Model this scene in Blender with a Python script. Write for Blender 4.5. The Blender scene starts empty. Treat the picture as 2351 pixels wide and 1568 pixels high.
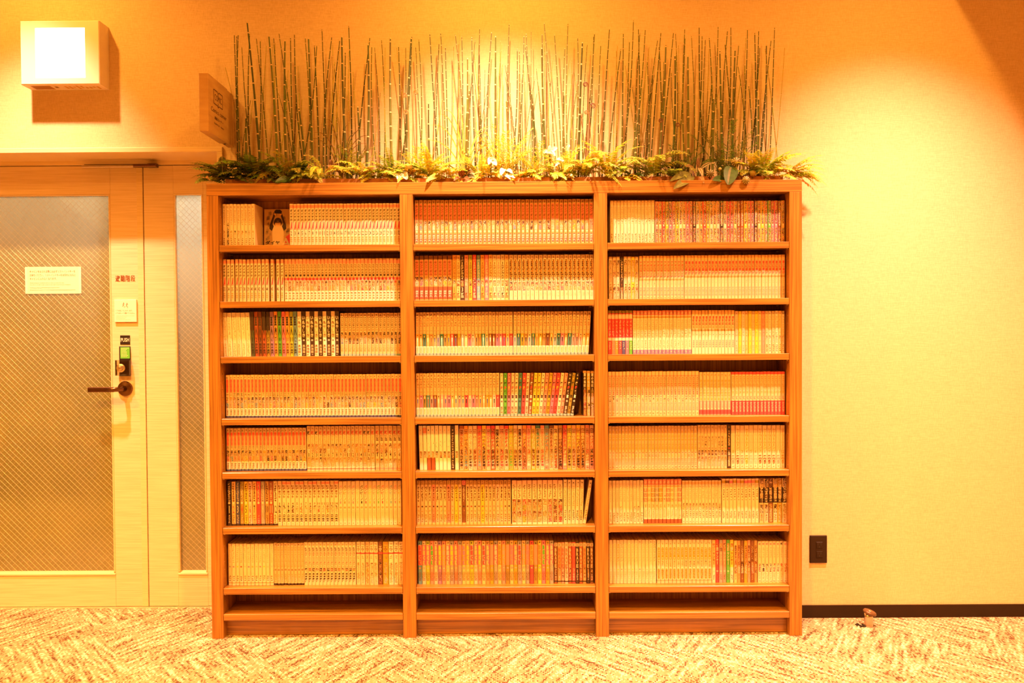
import bpy, math, random
from mathutils import Matrix, Vector
sc = bpy.context.scene
COL = sc.collection
RND = random.Random(11)

# ------------------------------------------------------------------ camera
FPX = 1900.0
CAM = Vector((.0383, -3.3441, 1.2633))
def _basis(yaw, pitch, roll):
    cy, sy, cp, sp = math.cos(yaw), math.sin(yaw), math.cos(pitch), math.sin(pitch)
    f = Vector((sy*cp, cy*cp, sp)); r = Vector((cy, -sy, 0)); u = r.cross(f)
    return r*math.cos(roll)+u*math.sin(roll), u*math.cos(roll)-r*math.sin(roll), f
CR, CU, CF = _basis(-.0028, -.0179, -.0064)
cd = bpy.data.cameras.new('camera'); cam = bpy.data.objects.new('camera', cd); COL.objects.link(cam)
cd.sensor_width = 36; cd.lens = FPX/2351*36; cd.clip_start = .05
cam.matrix_world = Matrix(((CR.x, CU.x, -CF.x, CAM.x), (CR.y, CU.y, -CF.y, CAM.y), (CR.z, CU.z, -CF.z, CAM.z), (0, 0, 0, 1)))
sc.camera = cam
def U(px, py, Y):                       # photograph pixel -> (x, z) in the vertical plane at depth Y
    d = CF + CR*((px-1175.5)/FPX) + CU*((784-py)/FPX)
    q = CAM + d*((Y-CAM.y)/d.y)
    return q.x, q.z
def U3(px, py, Y):
    x, z = U(px, py, Y); return Vector((x, Y, z))

# ------------------------------------------------------------------ world, exposure, lights
sc.view_settings.view_transform = 'Standard'; sc.view_settings.look = 'None'
sc.view_settings.gamma = 1; sc.view_settings.exposure = 0.0
sc.view_settings.use_curve_mapping = False
w = bpy.data.worlds.new('world'); sc.world = w; w.use_nodes = True
w.node_tree.nodes['Background'].inputs[0].default_value = (0, 0, 0, 1)
sc.cycles.max_bounces = 7; sc.cycles.diffuse_bounces = 5; sc.cycles.glossy_bounces = 4
sc.cycles.transmission_bounces = 6; sc.cycles.transparent_max_bounces = 8
sc.cycles.sample_clamp_indirect = 6.0; sc.cycles.caustics_reflective = False; sc.cycles.caustics_refractive = False
sc.cycles.use_denoising = True

WARM = (1.0, .47, .29)          # wall-washing spotlights
AMBER = (1.0, .41, .055)         # warmer fill lamps added over the rest of the room
def spot(name, loc, target, half_deg, watts, blend, radius=.036, color=WARM):
    l = bpy.data.lights.new(name, 'SPOT'); l.energy = watts; l.color = color; l.spot_size = math.radians(half_deg*2)
    l.spot_blend = blend; l.shadow_soft_size = radius
    o = bpy.data.objects.new(name, l); COL.objects.link(o); o.location = loc
    o.rotation_euler = (Vector(target)-Vector(loc)).to_track_quat('-Z', 'Y').to_euler()
    return o
# three spotlights along the wall, each a narrow beam with a weak wide spill
LAMPS = [((-1.98, -.40, 3.2), (-1.98, .27, .05), 29, 640, 92),
         ((-.02, -.58, 3.2), (-.02, .01, 1.14), 34, 860, 118),
         ((1.60, -.75, 3.24), (1.68, .0, 0), 38, 1080, 125)]
for loc, tg, h, wt, spill in LAMPS:
    spot('wall_spotlight', loc, tg, h, wt, 1.0)
    spot('wall_spotlight_spill', loc, tg, 68, spill, 1.0, color=(1.0, .42, .06))
for (x, y) in ((-3.5, -1.5), (-3.1, -3.0), (-1.9, -2.0), (.15, -1.9), (2.1, -2.0), (-2.0, -4.2), (.4, -4.3), (2.4, -4.2)):
    zc = 3.17 if x < 1.8 else 2.78
    spot('room_fill_spot', (x, y, zc), (x, y+.05, 0), 66, 380, .6, .05, AMBER)  # unseen overhead lamps added to raise the room's ambient light

# ------------------------------------------------------------------ materials
def mat(name):
    m = bpy.data.materials.new(name); m.use_nodes = True
    nt = m.node_tree; return m, nt, nt.nodes['Principled BSDF']
def N(nt, t, **kw):
    n = nt.nodes.new(t)
    for k, v in kw.items():
        if k.startswith('i_'): n.inputs[int(k[2:])].default_value = v
        else: setattr(n, k, v)
    return n
def ramp(nt, pts, interp='LINEAR'):
    n = nt.nodes.new('ShaderNodeValToRGB'); n.color_ramp.interpolation = interp
    e = n.color_ramp.elements
    while len(e) < len(pts): e.new(.5)
    for k, (p, c) in enumerate(pts): e[k].position = p; e[k].color = (*c, 1)
    return n
def coords(nt, scale, rot=(0, 0, 0)):
    tc = N(nt, 'ShaderNodeTexCoord'); mp = N(nt, 'ShaderNodeMapping')
    mp.inputs['Scale'].default_value = scale; mp.inputs['Rotation'].default_value = rot
    nt.links.new(tc.outputs['Object'], mp.inputs[0]); return mp.outputs[0]
def simple(name, col, rough=.5, metal=0, coat=0, var=.06, vs=14, bump=0, spec=.5):
    m, nt, b = mat(name); b.inputs['Specular IOR Level'].default_value = spec
    n = N(nt, 'ShaderNodeTexNoise'); n.inputs['Scale'].default_value = vs; n.inputs['Detail'].default_value = 3
    nt.links.new(coords(nt, (1, 1, 1)), n.inputs[0])
    r = ramp(nt, [(.3, tuple(c*(1-var) for c in col)), (.7, tuple(min(1, c*(1+var)) for c in col))])
    nt.links.new(n.outputs[0], r.inputs[0]); nt.links.new(r.outputs[0], b.inputs['Base Color'])
    b.inputs['Roughness'].default_value = rough; b.inputs['Metallic'].default_value = metal
    b.inputs['Coat Weight'].default_value = coat
    if bump:
        bp = N(nt, 'ShaderNodeBump'); bp.inputs['Strength'].default_value = bump; bp.inputs['Distance'].default_value = .002
        nt.links.new(n.outputs[0], bp.inputs['Height']); nt.links.new(bp.outputs[0], b.inputs['Normal'])
    return m
def grain(name, scale, dark, light, rough=.42, bump=.1, detail=5, lo=.35, hi=.68, coat=0):
    m, nt, b = mat(name)
    n = N(nt, 'ShaderNodeTexNoise'); n.inputs['Scale'].default_value = 1; n.inputs['Detail'].default_value = detail
    n.inputs['Distortion'].default_value = .2
    nt.links.new(coords(nt, scale), n.inputs[0])
    r = ramp(nt, [(lo, dark), (hi, light)])
    nt.links.new(n.outputs[0], r.inputs[0]); nt.links.new(r.outputs[0], b.inputs['Base Color'])
    b.inputs['Roughness'].default_value = rough; b.inputs['Coat Weight'].default_value = coat; b.inputs['Coat Roughness'].default_value = .22
    bp = N(nt, 'ShaderNodeBump'); bp.inputs['Strength'].default_value = bump; bp.inputs['Distance'].default_value = .001
    nt.links.new(n.outputs[0], bp.inputs['Height']); nt.links.new(bp.outputs[0], b.inputs['Normal'])
    return m
WD, WL = (.22, .092, .010), (.41, .185, .024)
wood_h = grain('wood_grain_across', (3, 60, 150), WD, WL, coat=.5, lo=.38, hi=.62)
wood_v = grain('wood_grain_upright', (150, 60, 3), WD, WL, lo=.38, hi=.62)
door_m = grain('door_laminate', (5, 5, 190), (.66, .53, .36), (.77, .64, .47), rough=.4, bump=.12, detail=2)
trim_m = grain('trim_laminate', (5, 5, 150), (.68, .55, .33), (.76, .63, .40), rough=.4, bump=.06, detail=2)
def wallpaper():
    m, nt, b = mat('woven_wallpaper')
    outs = []
    for s in ((40, 40, 520), (520, 520, 60)):
        n = N(nt, 'ShaderNodeTexNoise'); n.inputs['Scale'].default_value = 1; n.inputs['Detail'].default_value = 2
        nt.links.new(coords(nt, s), n.inputs[0]); outs.append(n.outputs[0])
    mx = N(nt, 'ShaderNodeMath', operation='ADD'); nt.links.new(outs[0], mx.inputs[0]); nt.links.new(outs[1], mx.inputs[1])
    h = N(nt, 'ShaderNodeMath', operation='MULTIPLY'); h.inputs[1].default_value = .5; nt.links.new(mx.outputs[0], h.inputs[0])
    r = ramp(nt, [(.36, (.57, .44, .25)), (.62, (.70, .56, .34))])
    nt.links.new(h.outputs[0], r.inputs[0]); nt.links.new(r.outputs[0], b.inputs['Base Color'])
    b.inputs['Roughness'].default_value = .75
    bp = N(nt, 'ShaderNodeBump'); bp.inputs['Strength'].default_value = .25; bp.inputs['Distance'].default_value = .001
    nt.links.new(h.outputs[0], bp.inputs['Height']); nt.links.new(bp.outputs[0], b.inputs['Normal'])
    return m
wall_m = wallpaper()
ceil_m = simple('ceiling_paint', (.62, .50, .32), .8)
def carpet():
    m, nt, b = mat('woven_carpet')
    L = nt.links.new
    base = coords(nt, (1, 1, 1))
    def math_(op, a, b=None, c=None):
        n = N(nt, 'ShaderNodeMath', operation=op)
        for k, v in enumerate((a, b, c)):
            if v is None: continue
            if isinstance(v, (int, float)): n.inputs[k].default_value = v
            else: L(v, n.inputs[k])
        return n.outputs[0]
    # loop pile: every yarn loop is one cell of a half-drop grid
    sx = N(nt, 'ShaderNodeSeparateXYZ'); L(base, sx.inputs[0])
    cy = math_('FLOOR', math_('MULTIPLY', sx.outputs[1], 95))
    cx = math_('FLOOR', math_('ADD', math_('MULTIPLY', sx.outputs[0], 190), math_('MULTIPLY', cy, .5)))
    cell = N(nt, 'ShaderNodeCombineXYZ'); L(cx, cell.inputs[0]); L(cy, cell.inputs[1])
    wn = N(nt, 'ShaderNodeTexWhiteNoise', noise_dimensions='2D'); L(cell.outputs[0], wn.inputs[0])
    pos = N(nt, 'ShaderNodeCombineXYZ')                  # centre of the loop on the floor
    L(math_('DIVIDE', math_('SUBTRACT', cx, math_('MULTIPLY', cy, .5)), 190), pos.inputs[0]); L(math_('DIVIDE', cy, 95), pos.inputs[1])
    def zone_dir(rot, sgn):
        mp = N(nt, 'ShaderNodeMapping', vector_type='TEXTURE'); mp.inputs['Rotation'].default_value = (0, 0, rot); L(pos.outputs[0], mp.inputs[0])
        st = N(nt, 'ShaderNodeMapping'); st.inputs['Scale'].default_value = (6, 62, 1); L(mp.outputs[0], st.inputs[0])
        sn = N(nt, 'ShaderNodeTexNoise'); sn.inputs['Scale'].default_value = 1; sn.inputs['Detail'].default_value = 1; L(st.outputs[0], sn.inputs[0])
        tw = math_('LESS_THAN', math_('MODULO', math_('ADD', math_('ADD', cx, math_('MULTIPLY', cy, sgn)), 9000), 3), .5)
        return math_('SUBTRACT', math_('ADD', math_('MULTIPLY', wn.outputs[0], .36), math_('MULTIPLY', sn.outputs[0], .97)), math_('MULTIPLY', tw, .10))
    A, B = zone_dir(math.radians(62), 1), zone_dir(math.radians(-48), -2)
    zm = N(nt, 'ShaderNodeMapping', vector_type='TEXTURE'); zm.inputs['Rotation'].default_value = (0, 0, math.radians(40)); L(base, zm.inputs[0])
    zs_ = N(nt, 'ShaderNodeSeparateXYZ'); L(zm.outputs[0], zs_.inputs[0])
    gt = math_('MODULO', math_('ADD', math_('ADD', math_('FLOOR', math_('DIVIDE', zs_.outputs[0], .42)), math_('FLOOR', math_('DIVIDE', zs_.outputs[1], .62))), 1000), 2)
    mx = N(nt, 'ShaderNodeMix', data_type='FLOAT'); L(gt, mx.inputs[0]); L(A, mx.inputs[2]); L(B, mx.inputs[3])
    r = ramp(nt, [(.30, (.07, .032, .012)), (.44, (.13, .068, .028)), (.50, (.30, .21, .11)), (.58, (.37, .27, .16)), (.76, (.41, .31, .20)), (.86, (.74, .64, .48))])
    L(mx.outputs[0], r.inputs[0]); L(r.outputs[0], b.inputs['Base Color'])
    b.inputs['Roughness'].default_value = .95
    bp = N(nt, 'ShaderNodeBump'); bp.inputs['Strength'].default_value = .5; bp.inputs['Distance'].default_value = .003
    L(mx.outputs[0], bp.inputs['Height']); L(bp.outputs[0], b.inputs['Normal'])
    return m
carpet_m = carpet()
dark_base = simple('dark_vinyl', (.022, .010, .003), .6, spec=.2)
black_p = simple('black_plastic', (.02, .014, .01), .35)
brown_metal = simple('brown_metal', (.16, .085, .045), .3, 1.0, var=.02)
steel = simple('brushed_steel', (.62, .55, .45), .28, 1.0, var=.03)
wire_m = simple('wire_steel', (.9, .78, .52), .45, .6, var=.02)
white_p = simple('white_plastic', (.84, .80, .70), .4, var=.015)
lamp_box_m = simple('lamp_housing_plastic', (.74, .68, .58), .45, var=.015)
paper_m = simple('paper', (.83, .79, .66), .6, var=.015)
sign_wood = grain('pale_sign_wood', (8, 8, 40), (.42, .25, .085), (.52, .33, .12), rough=.5, lo=.3, hi=.7)
page_m = grain('page_edges', (900, 3, 3), (.46, .33, .17), (.72, .58, .36), rough=.9, bump=.1, detail=1)
terracotta = simple('terracotta', (.33, .15, .05), .8, var=.15, bump=.3)
soil_m = simple('bark_mulch', (.20, .085, .035), .95, var=.45, vs=90, bump=.6)
rubber_m = simple('brown_rubber', (.11, .05, .02), .35)
socket_m = simple('brown_plate', (.024, .011, .004), .5, var=.02, spec=.2)
def attr_mat(name, rough, coat=0, var=.05, transl=0):
    m, nt, b = mat(name)
    a = N(nt, 'ShaderNodeAttribute'); a.attribute_name = 'Col'
    n = N(nt, 'ShaderNodeTexNoise'); n.inputs['Scale'].default_value = 60; nt.links.new(coords(nt, (1, 1, 1)), n.inputs[0])
    mr = N(nt, 'ShaderNodeMapRange'); mr.inputs[3].default_value = 1-var; mr.inputs[4].default_value = 1+var; nt.links.new(n.outputs[0], mr.inputs[0])
    mx = N(nt, 'ShaderNodeVectorMath', operation='SCALE'); nt.links.new(a.outputs[0], mx.inputs[0]); nt.links.new(mr.outputs[0], mx.inputs['Scale'])
    nt.links.new(mx.outputs[0], b.inputs['Base Color']); b.inputs['Roughness'].default_value = rough; b.inputs['Coat Weight'].default_value = coat
    b.inputs['Coat Roughness'].default_value = .15
    if transl:
        t = N(nt, 'ShaderNodeBsdfTranslucent'); nt.links.new(mx.outputs[0], t.inputs[0])
        ms = N(nt, 'ShaderNodeMixShader'); ms.inputs[0].default_value = transl
        nt.links.new(b.outputs[0], ms.inputs[1]); nt.links.new(t.outputs[0], ms.inputs[2])
        nt.links.new(ms.outputs[0], nt.nodes['Material Output'].inputs[0])
    return m
cover_m = attr_mat('laminated_cover', .45, .25, .04)
ink_m = attr_mat('printed_ink', .6, 0, .02)
leaf_m = attr_mat('glossy_leaf', .5, .0, .22, .25)
stalk_m = attr_mat('stalk_skin', .42, .1, .15)
def glass_mat():
    m, nt, b = mat('frosted_wired_glass')
    nt.nodes.remove(b); L = nt.links.new
    n = N(nt, 'ShaderNodeTexNoise'); n.inputs['Scale'].default_value = 9; L(coords(nt, (1, 1, 1)), n.inputs[0])
    r = ramp(nt, [(.3, (.30, .29, .045)), (.7, (.37, .34, .06))]); L(n.outputs[0], r.inputs[0])
    d = N(nt, 'ShaderNodeBsdfDiffuse'); L(r.outputs[0], d.inputs[0])
    t = N(nt, 'ShaderNodeBsdfTranslucent'); t.inputs[0].default_value = (.75, .75, .72, 1)
    m1 = N(nt, 'ShaderNodeMixShader'); m1.inputs[0].default_value = .5; L(d.outputs[0], m1.inputs[1]); L(t.outputs[0], m1.inputs[2])
    g = N(nt, 'ShaderNodeBsdfGlossy'); g.inputs['Roughness'].default_value = .06; g.inputs[0].default_value = (1, 1, 1, 1)
    f = N(nt, 'ShaderNodeFresnel'); f.inputs[0].default_value = 2.1
    m2 = N(nt, 'ShaderNodeMixShader'); L(f.outputs[0], m2.inputs[0]); L(m1.outputs[0], m2.inputs[1]); L(g.outputs[0], m2.inputs[2])
    L(m2.outputs[0], nt.nodes['Material Output'].inputs[0]); return m
glass_m = glass_mat()
def clear_mat():
    m, nt, b = mat('clear_acrylic'); nt.nodes.remove(b); L = nt.links.new
    t = N(nt, 'ShaderNodeBsdfTransparent'); t.inputs[0].default_value = (.93, .84, .62, 1)
    g = N(nt, 'ShaderNodeBsdfGlossy'); g.inputs['Roughness'].default_value = .12
    lw = N(nt, 'ShaderNodeLayerWeight'); lw.inputs[0].default_value = .35
    ms = N(nt, 'ShaderNodeMixShader'); L(lw.outputs['Fresnel'], ms.inputs[0]); L(t.outputs[0], ms.inputs[1]); L(g.outputs[0], ms.inputs[2])
    L(ms.outputs[0], nt.nodes['Material Output'].inputs[0]); return m
clear_m = clear_mat()
def emit_mat(name, col, s):
    m, nt, b = mat(name); b.inputs['Base Color'].default_value = (.8, .8, .8, 1)
    b.inputs['Emission Color'].default_value = (*col, 1); b.inputs['Emission Strength'].default_value = s; return m
lamp_m = emit_mat('lit_diffuser', (1, .93, .85), 6)

# ------------------------------------------------------------------ mesh helpers
class MB:
    def __init__(s): s.v = []; s.f = []; s.c = []
    def face(s, pts, col=(1, 1, 1)):
        n = len(s.v); s.v += [tuple(p) for p in pts]; s.f.append(tuple(range(n, n+len(pts)))); s.c.append(col)
    def add(s, vs, fs, col=(1, 1, 1)):
        n = len(s.v); s.v += [tuple(p) for p in vs]
        for f in fs: s.f.append(tuple(i+n for i in f)); s.c.append(col)
    def box(s, x0, x1, y0, y1, z0, z1, col=(1, 1, 1), ch=0):
        if ch <= 0:
            v = [(x, y, z) for x in (x0, x1) for y in (y0, y1) for z in (z0, z1)]
            s.add(v, [(0, 1, 3, 2), (4, 6, 7, 5), (0, 4, 5, 1), (2, 3, 7, 6), (0, 2, 6, 4), (1, 5, 7, 3)], col)
            return
        # chamfered on the front (y0) edges: the bevel that faces the room
        a = [(x0, y1, z0), (x1, y1, z0), (x1, y1, z1), (x0, y1, z1)]
        b = [(x0, y0+ch, z0), (x1, y0+ch, z0), (x1, y0+ch, z1), (x0, y0+ch, z1)]
        c = [(x0+ch, y0, z0+ch), (x1-ch, y0, z0+ch), (x1-ch, y0, z1-ch), (x0+ch, y0, z1-ch)]
        f = [(3, 2, 1, 0), (8, 9, 10, 11)]
        for i in range(4):
            j = (i+1) % 4; f += [(i, j, 4+j, 4+i), (4+i, 4+j, 8+j, 8+i)]
        s.add(a+b+c, f, col)
    def tube(s, pts, rad, n=6, col=(1, 1, 1), cap=True):
        # rad / col may be lists along the points (col per segment)
        P = [Vector(p) for p in pts]; m = len(P); base = len(s.v); ref = Vector((.31, .9, .17)).normalized()
        for i, p in enumerate(P):
            t = (P[min(i+1, m-1)]-P[max(i-1, 0)]).normalized()
            a = t.cross(ref)
            if a.length < .05: a = t.cross(Vector((1, 0, 0)))
            a.normalize(); b2 = t.cross(a); r = rad[i] if isinstance(rad, (list, tuple)) else rad
            for k in range(n):
                q = 2*math.pi*k/n; s.v.append(tuple(p+a*(r*math.cos(q))+b2*(r*math.sin(q))))
        for i in range(m-1):
            cc = col[i] if isinstance(col, list) else col
            for k in range(n):
                k2 = (k+1) % n; s.f.append((base+i*n+k, base+i*n+k2, base+(i+1)*n+k2, base+(i+1)*n+k)); s.c.append(cc)
        if cap:
            for i, o in ((0, 0), (m-1, (m-1)*n)):
                fr = tuple(base+o+k for k in range(n)); s.f.append(fr if i else fr[::-1]); s.c.append(col[0 if i == 0 else -1] if isinstance(col, list) else col)
    def lathe(s, prof, n=20, axis='z', org=(0, 0, 0), col=(1, 1, 1)):
        base = len(s.v)
        for (r, h) in prof:
            for k in range(n):
                q = 2*math.pi*k/n; x, y = r*math.cos(q), r*math.sin(q)
                p = (x, y, h) if axis == 'z' else (x, -h, y)      # axis 'y': h grows towards the room
                s.v.append((p[0]+org[0], p[1]+org[1], p[2]+org[2]))
        for i in range(len(prof)-1):
            for k in range(n):
                k2 = (k+1) % n; s.f.append((base+i*n+k, base+i*n+k2, base+(i+1)*n+k2, base+(i+1)*n+k)); s.c.append(col)
        s.f.append(tuple(base+k for k in range(n))[::-1]); s.c.append(col)
        s.f.append(tuple(base+(len(prof)-1)*n+k for k in range(n))); s.c.append(col)
    def mesh(s, name, m, smooth=False, colour=False):
        me = bpy.data.meshes.new(name); me.from_pydata(s.v, [], s.f); me.materials.append(m)
        if colour:
            a = me.color_attributes.new('Col', 'FLOAT_COLOR', 'CORNER'); buf = []
            for f, c in zip(s.f, s.c): buf += [c[0], c[1], c[2], 1.0]*len(f)
            a.data.foreach_set('color', buf)
        if smooth: me.polygons.foreach_set('use_smooth', [True]*len(me.polygons))
        me.update(); return me
def link(name, me, parent=None, loc=(0, 0, 0), rot=(0, 0, 0)):
    o = bpy.data.objects.new(name, me); COL.objects.link(o); o.location = loc; o.rotation_euler = rot
    if parent: o.parent = parent
    return o
def obj(name, mb, m, parent=None, smooth=False, colour=False, loc=(0, 0, 0), rot=(0, 0, 0), kind=None):
    o = link(name, mb.mesh(name, m, smooth, colour), parent, loc, rot)
    if kind: o['kind'] = kind
    return o
def tag(o, label, cat, group=None):
    o['label'] = label; o['category'] = cat
    if group: o['group'] = group
    return o
def thing(name, label, cat, loc=(0, 0, 0), rot=(0, 0, 0), group=None):
    return tag(link(name, None, None, loc, rot), label, cat, group)
def B(x0, x1, y0, y1, z0, z1, ch=0):
    m = MB(); m.box(x0, x1, y0, y1, z0, z1, ch=ch); return m

# ------------------------------------------------------------------ glyphs (flat print)
_G = {}
def glyph(text, bold=0.0):
    k = (text, bold)
    if k in _G: return _G[k]
    c = bpy.data.curves.new('print', 'FONT'); c.body = text; c.resolution_u = 1 if len(text) < 3 else 2; c.fill_mode = 'FRONT'; c.offset = bold
    o = bpy.data.objects.new('print', c); COL.objects.link(o)
    me = o.evaluated_get(bpy.context.evaluated_depsgraph_get()).to_mesh()
    vs = [(v.co.x, v.co.y) for v in me.vertices]; fs = [tuple(p.vertices) for p in me.polygons]
    o.evaluated_get(bpy.context.evaluated_depsgraph_get()).to_mesh_clear()
    bpy.data.objects.remove(o); bpy.data.curves.remove(c)
    if not vs: r = ([], [], (0, 1, 0, 1))
    else:
        xs = [v[0] for v in vs]; ys = [v[1] for v in vs]; r = (vs, fs, (min(xs), max(xs), min(ys), max(ys)))
    _G[k] = r; return r
def put(mb, text, x0, x1, z0, z1, y, col, bold=0.0, fit=True, rot=False):
    """text stretched into the rectangle, flat at depth y"""
    vs, fs, (a, b, c, d) = glyph(text, bold)
    if not vs: return
    out = []
    for (x, z) in vs:
        s, t = (x-a)/max(b-a, 1e-6), (z-c)/max(d-c, 1e-6)
        if rot: s, t = t, 1-s
        out.append((x0+(x1-x0)*s, y, z0+(z1-z0)*t))
    mb.add(out, fs, col)
NARROW = set('1lI!・、。!')
def vertical(mb, text, w, z1, z0, y, col, bold=0.0, xc=0.0):
    n = len(text); h = (z1-z0)/n
    for i, ch in enumerate(text):
        if ch == ' ': continue
        t1 = z1-i*h-h*.06; t0 = z1-(i+1)*h+h*.06; ww = w
        if ch in '一二': q = (t1-t0)*(.08 if ch == '一' else .26); put(mb, ch, xc-w/2, xc+w/2, (t0+t1)/2-q, (t0+t1)/2+q, y, col, bold); continue
        if ch in 'ー〜': put(mb, ch, xc-w*.14, xc+w*.14, t0, t1, y, col, bold, rot=True); continue
        if ch in 'ィャュョッァ': ww = w*.7
        if ch in NARROW: ww = w*.3
        if ch in 'ノしくりリト!': ww = w*.72
        put(mb, ch, xc-ww/2, xc+ww/2, t0, t1, y, col, bold)
def marks(mb, w, z1, z0, y, col, n, seed, xc=0.0):
    r = random.Random(seed); h = (z1-z0)/n
    for i in range(n):                      # print too small to read: little stroke clusters
        for _ in range(4):
            cx = xc+r.uniform(-.26, .26)*w; cz = z1-(i+.5)*h+r.uniform(-.26, .26)*h
            a, b = (r.uniform(.14, .32)*w, .075*h) if r.random() < .5 else (.075*w, r.uniform(.16, .34)*h)
            mb.face([(cx-a, y, cz-b), (cx+a, y, cz-b), (cx+a, y, cz+b), (cx-a, y, cz+b)], col)
def disc(mb, r, zc, y, col, n=12, xc=0.0, rz=None):
    rz = rz or r
    mb.face([(xc+r*math.cos(2*math.pi*k/n), y, zc+rz*math.sin(2*math.pi*k/n)) for k in range(n)], col)
def rect(mb, x0, x1, z0, z1, y, col): mb.face([(x0, y, z0), (x1, y, z0), (x1, y, z1), (x0, y, z1)], col)

# ------------------------------------------------------------------ room shell
YW, YD, HC = .212, .385, 3.25            # wall face, door face, ceiling
XL, XR, YB = -5.2, 3.5, -7.0
obj('floor', B(XL, XR, YB, 2.0, -.1, 0), carpet_m)['kind'] = 'structure'
obj('ceiling', B(XL, XR, YB, 2.0, HC, HC+.1), ceil_m)['kind'] = 'structure'
obj('ceiling_dropped', B(1.84, XR, YB, YW-.002, 2.8, HC), ceil_m)['kind'] = 'structure'
obj('wall_left', B(XL-.1, XL, YB, 2.0, 0, HC), wall_m)['kind'] = 'structure'
obj('wall_right', B(XR, XR+.1, YB, 2.0, 0, HC), wall_m)['kind'] = 'structure'
obj('wall_front', B(XL, XR, YB-.1, YB, 0, HC), wall_m)['kind'] = 'structure'
obj('wall_stairwell', B(XL, XR, 1.6, 1.7, 0, HC), ceil_m)['kind'] = 'structure'
obj('wall_partition', B(-4.6, -2.75, -2.35, -2.05, 0, .42), wood_h)['kind'] = 'structure'
XJ0, XJ1 = U(500, 380, YW)[0], U(513, 380, YW)[0]         # right jamb of the door frame
ZL0, ZL1 = U(250, 351.5, YW)[1], U(250, 340, YW)[1]       # lintel
XO = -3.05                                                # left side of the door opening, out of frame
wb = MB()
poly = [(XL, 0), (XO-.03, 0), (XO-.03, ZL1), (XJ1, ZL1), (XJ1, 0), (XR, 0), (XR, HC), (XL, HC)]
n = len(poly)
wb.v = [(x, YW, z) for x, z in poly]+[(x, YW+.30, z) for x, z in poly]
wb.f = [tuple(range(n)), tuple(range(2*n-1, n-1, -1))]+[(i, n+i, n+(i+1) % n, (i+1) % n) for i in range(n)]
wb.c = [(1, 1, 1)]*len(wb.f)
obj('wall_back', wb, wall_m)['kind'] = 'structure'
bb = obj('baseboard_right', B(XJ1+.005, XR, YW-.009, YW, 0, .0535), dark_base); bb['kind'] = 'structure'

# door frame
fr = link('trim_1', None); fr['kind'] = 'structure'
YF = YW-.012
obj('lintel', B(XO-.03, XJ1, YF, YD+.06, ZL0, ZL1, .002), trim_m, fr)
obj('jamb', B(XJ0, XJ1, YF, YD+.06, 0, ZL0, .002), trim_m, fr)
obj('jamb', B(XO-.03, XO, YF, YD+.06, 0, ZL0, .002), trim_m, fr)
ZT = U(250, 381, YD)[1]
obj('head_stop', B(XO, XJ0, YD-.006, YD+.05, ZT+.003, ZL0), trim_m, fr)
obj('back_stop', B(XO, XJ0, YD+.0405, YD+.06, ZT-.02, ZL0), trim_m, fr)

XS = U(335, 900, YD)[0]                                   # seam between the door leaf and the fixed light
GX1 = U(259, 880, YD)[0]; GZ1 = U(253, 446, YD)[1]; GZ0 = U(265, 1320, YD)[1]; GX0 = XO+.12
obj('back_stop', B(XS-.02, XS+.02, YD+.0405, YD+.055, 0, ZT-.021), trim_m, fr)
door = link('door_1', None); door['kind'] = 'structure'
DB = .006
obj('stile', B(GX1, XS-.0018, YD, YD+.04, DB, ZT, .0015), door_m, door)
obj('stile', B(XO+.003, GX0, YD, YD+.04, DB, ZT, .0015), door_m, door)
obj('top_rail', B(GX0, GX1, YD, YD+.04, GZ1, ZT), door_m, door)
obj('bottom_rail', B(GX0, GX1, YD, YD+.04, DB, GZ0), door_m, door)
obj('edge_strip', B(XS-.028, XS-.0022, YD-.0012, YD, DB, ZT), trim_m, door)
def beads(parent, x0, x1, z0, z1, t=.012):
    m = MB(); q = [(YD-.004, z0), (YD-.004, z0+.006), (YD+.0138, z0+.0165), (YD+.0138, z0)]     # sill bead slopes up to the glass
    m.add([(x, y, z) for x in (x0, x1) for y, z in q], [(0, 1, 2, 3), (7, 6, 5, 4), (0, 4, 5, 1), (1, 5, 6, 2), (2, 6, 7, 3), (3, 7, 4, 0)]); obj('glazing_bead', m, trim_m, parent)
    for (a, b, c, d) in ((x0, x1, z1-t*.5, z1), (x0, x0+t*.7, z0+t, z1-t*.5), (x1-t*.7, x1, z0+t, z1-t*.5)):
        obj('glazing_bead', B(a, b, YD-.002, YD+.013, c, d, .003), trim_m, parent)
def pane(parent, x0, x1, z0, z1, label=None):
    p = obj('glass_pane', B(x0, x1, YD+.014, YD+.022, z0, z1), glass_m, parent)
    wm = MB(); st = .0265; r = .00048; h = z1-z0; wd = x1-x0
    for sgn in (1, -1):
        k = -int(h/st)-2
        while k*st < wd+h:
            # line x = c + sgn*z clipped to the pane
            c = k*st
            pts = []
            t0, t1 = 0.0, h
            xa, xb = (c, c+h) if sgn > 0 else (c, c-h)
            if sgn > 0:
                t0 = max(0, -c); t1 = min(h, wd-c)
            else:
                t0 = max(0, c-wd); t1 = min(h, c)
            if t1-t0 > .01:
                yy = YD+.0128+(0 if sgn > 0 else -.0012)
                wm.tube([(x0+c+sgn*t0, yy, z0+t0), (x0+c+sgn*t1, yy, z0+t1)], r if sgn < 0 else r*.6, 5, cap=False)
            k += 1
    obj('wire_mesh', wm, wire_m, p, smooth=True, kind='stuff')
    return p
beads(door, GX0, GX1, GZ0, GZ1); pane(door, GX0, GX1, GZ0, GZ1)
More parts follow.
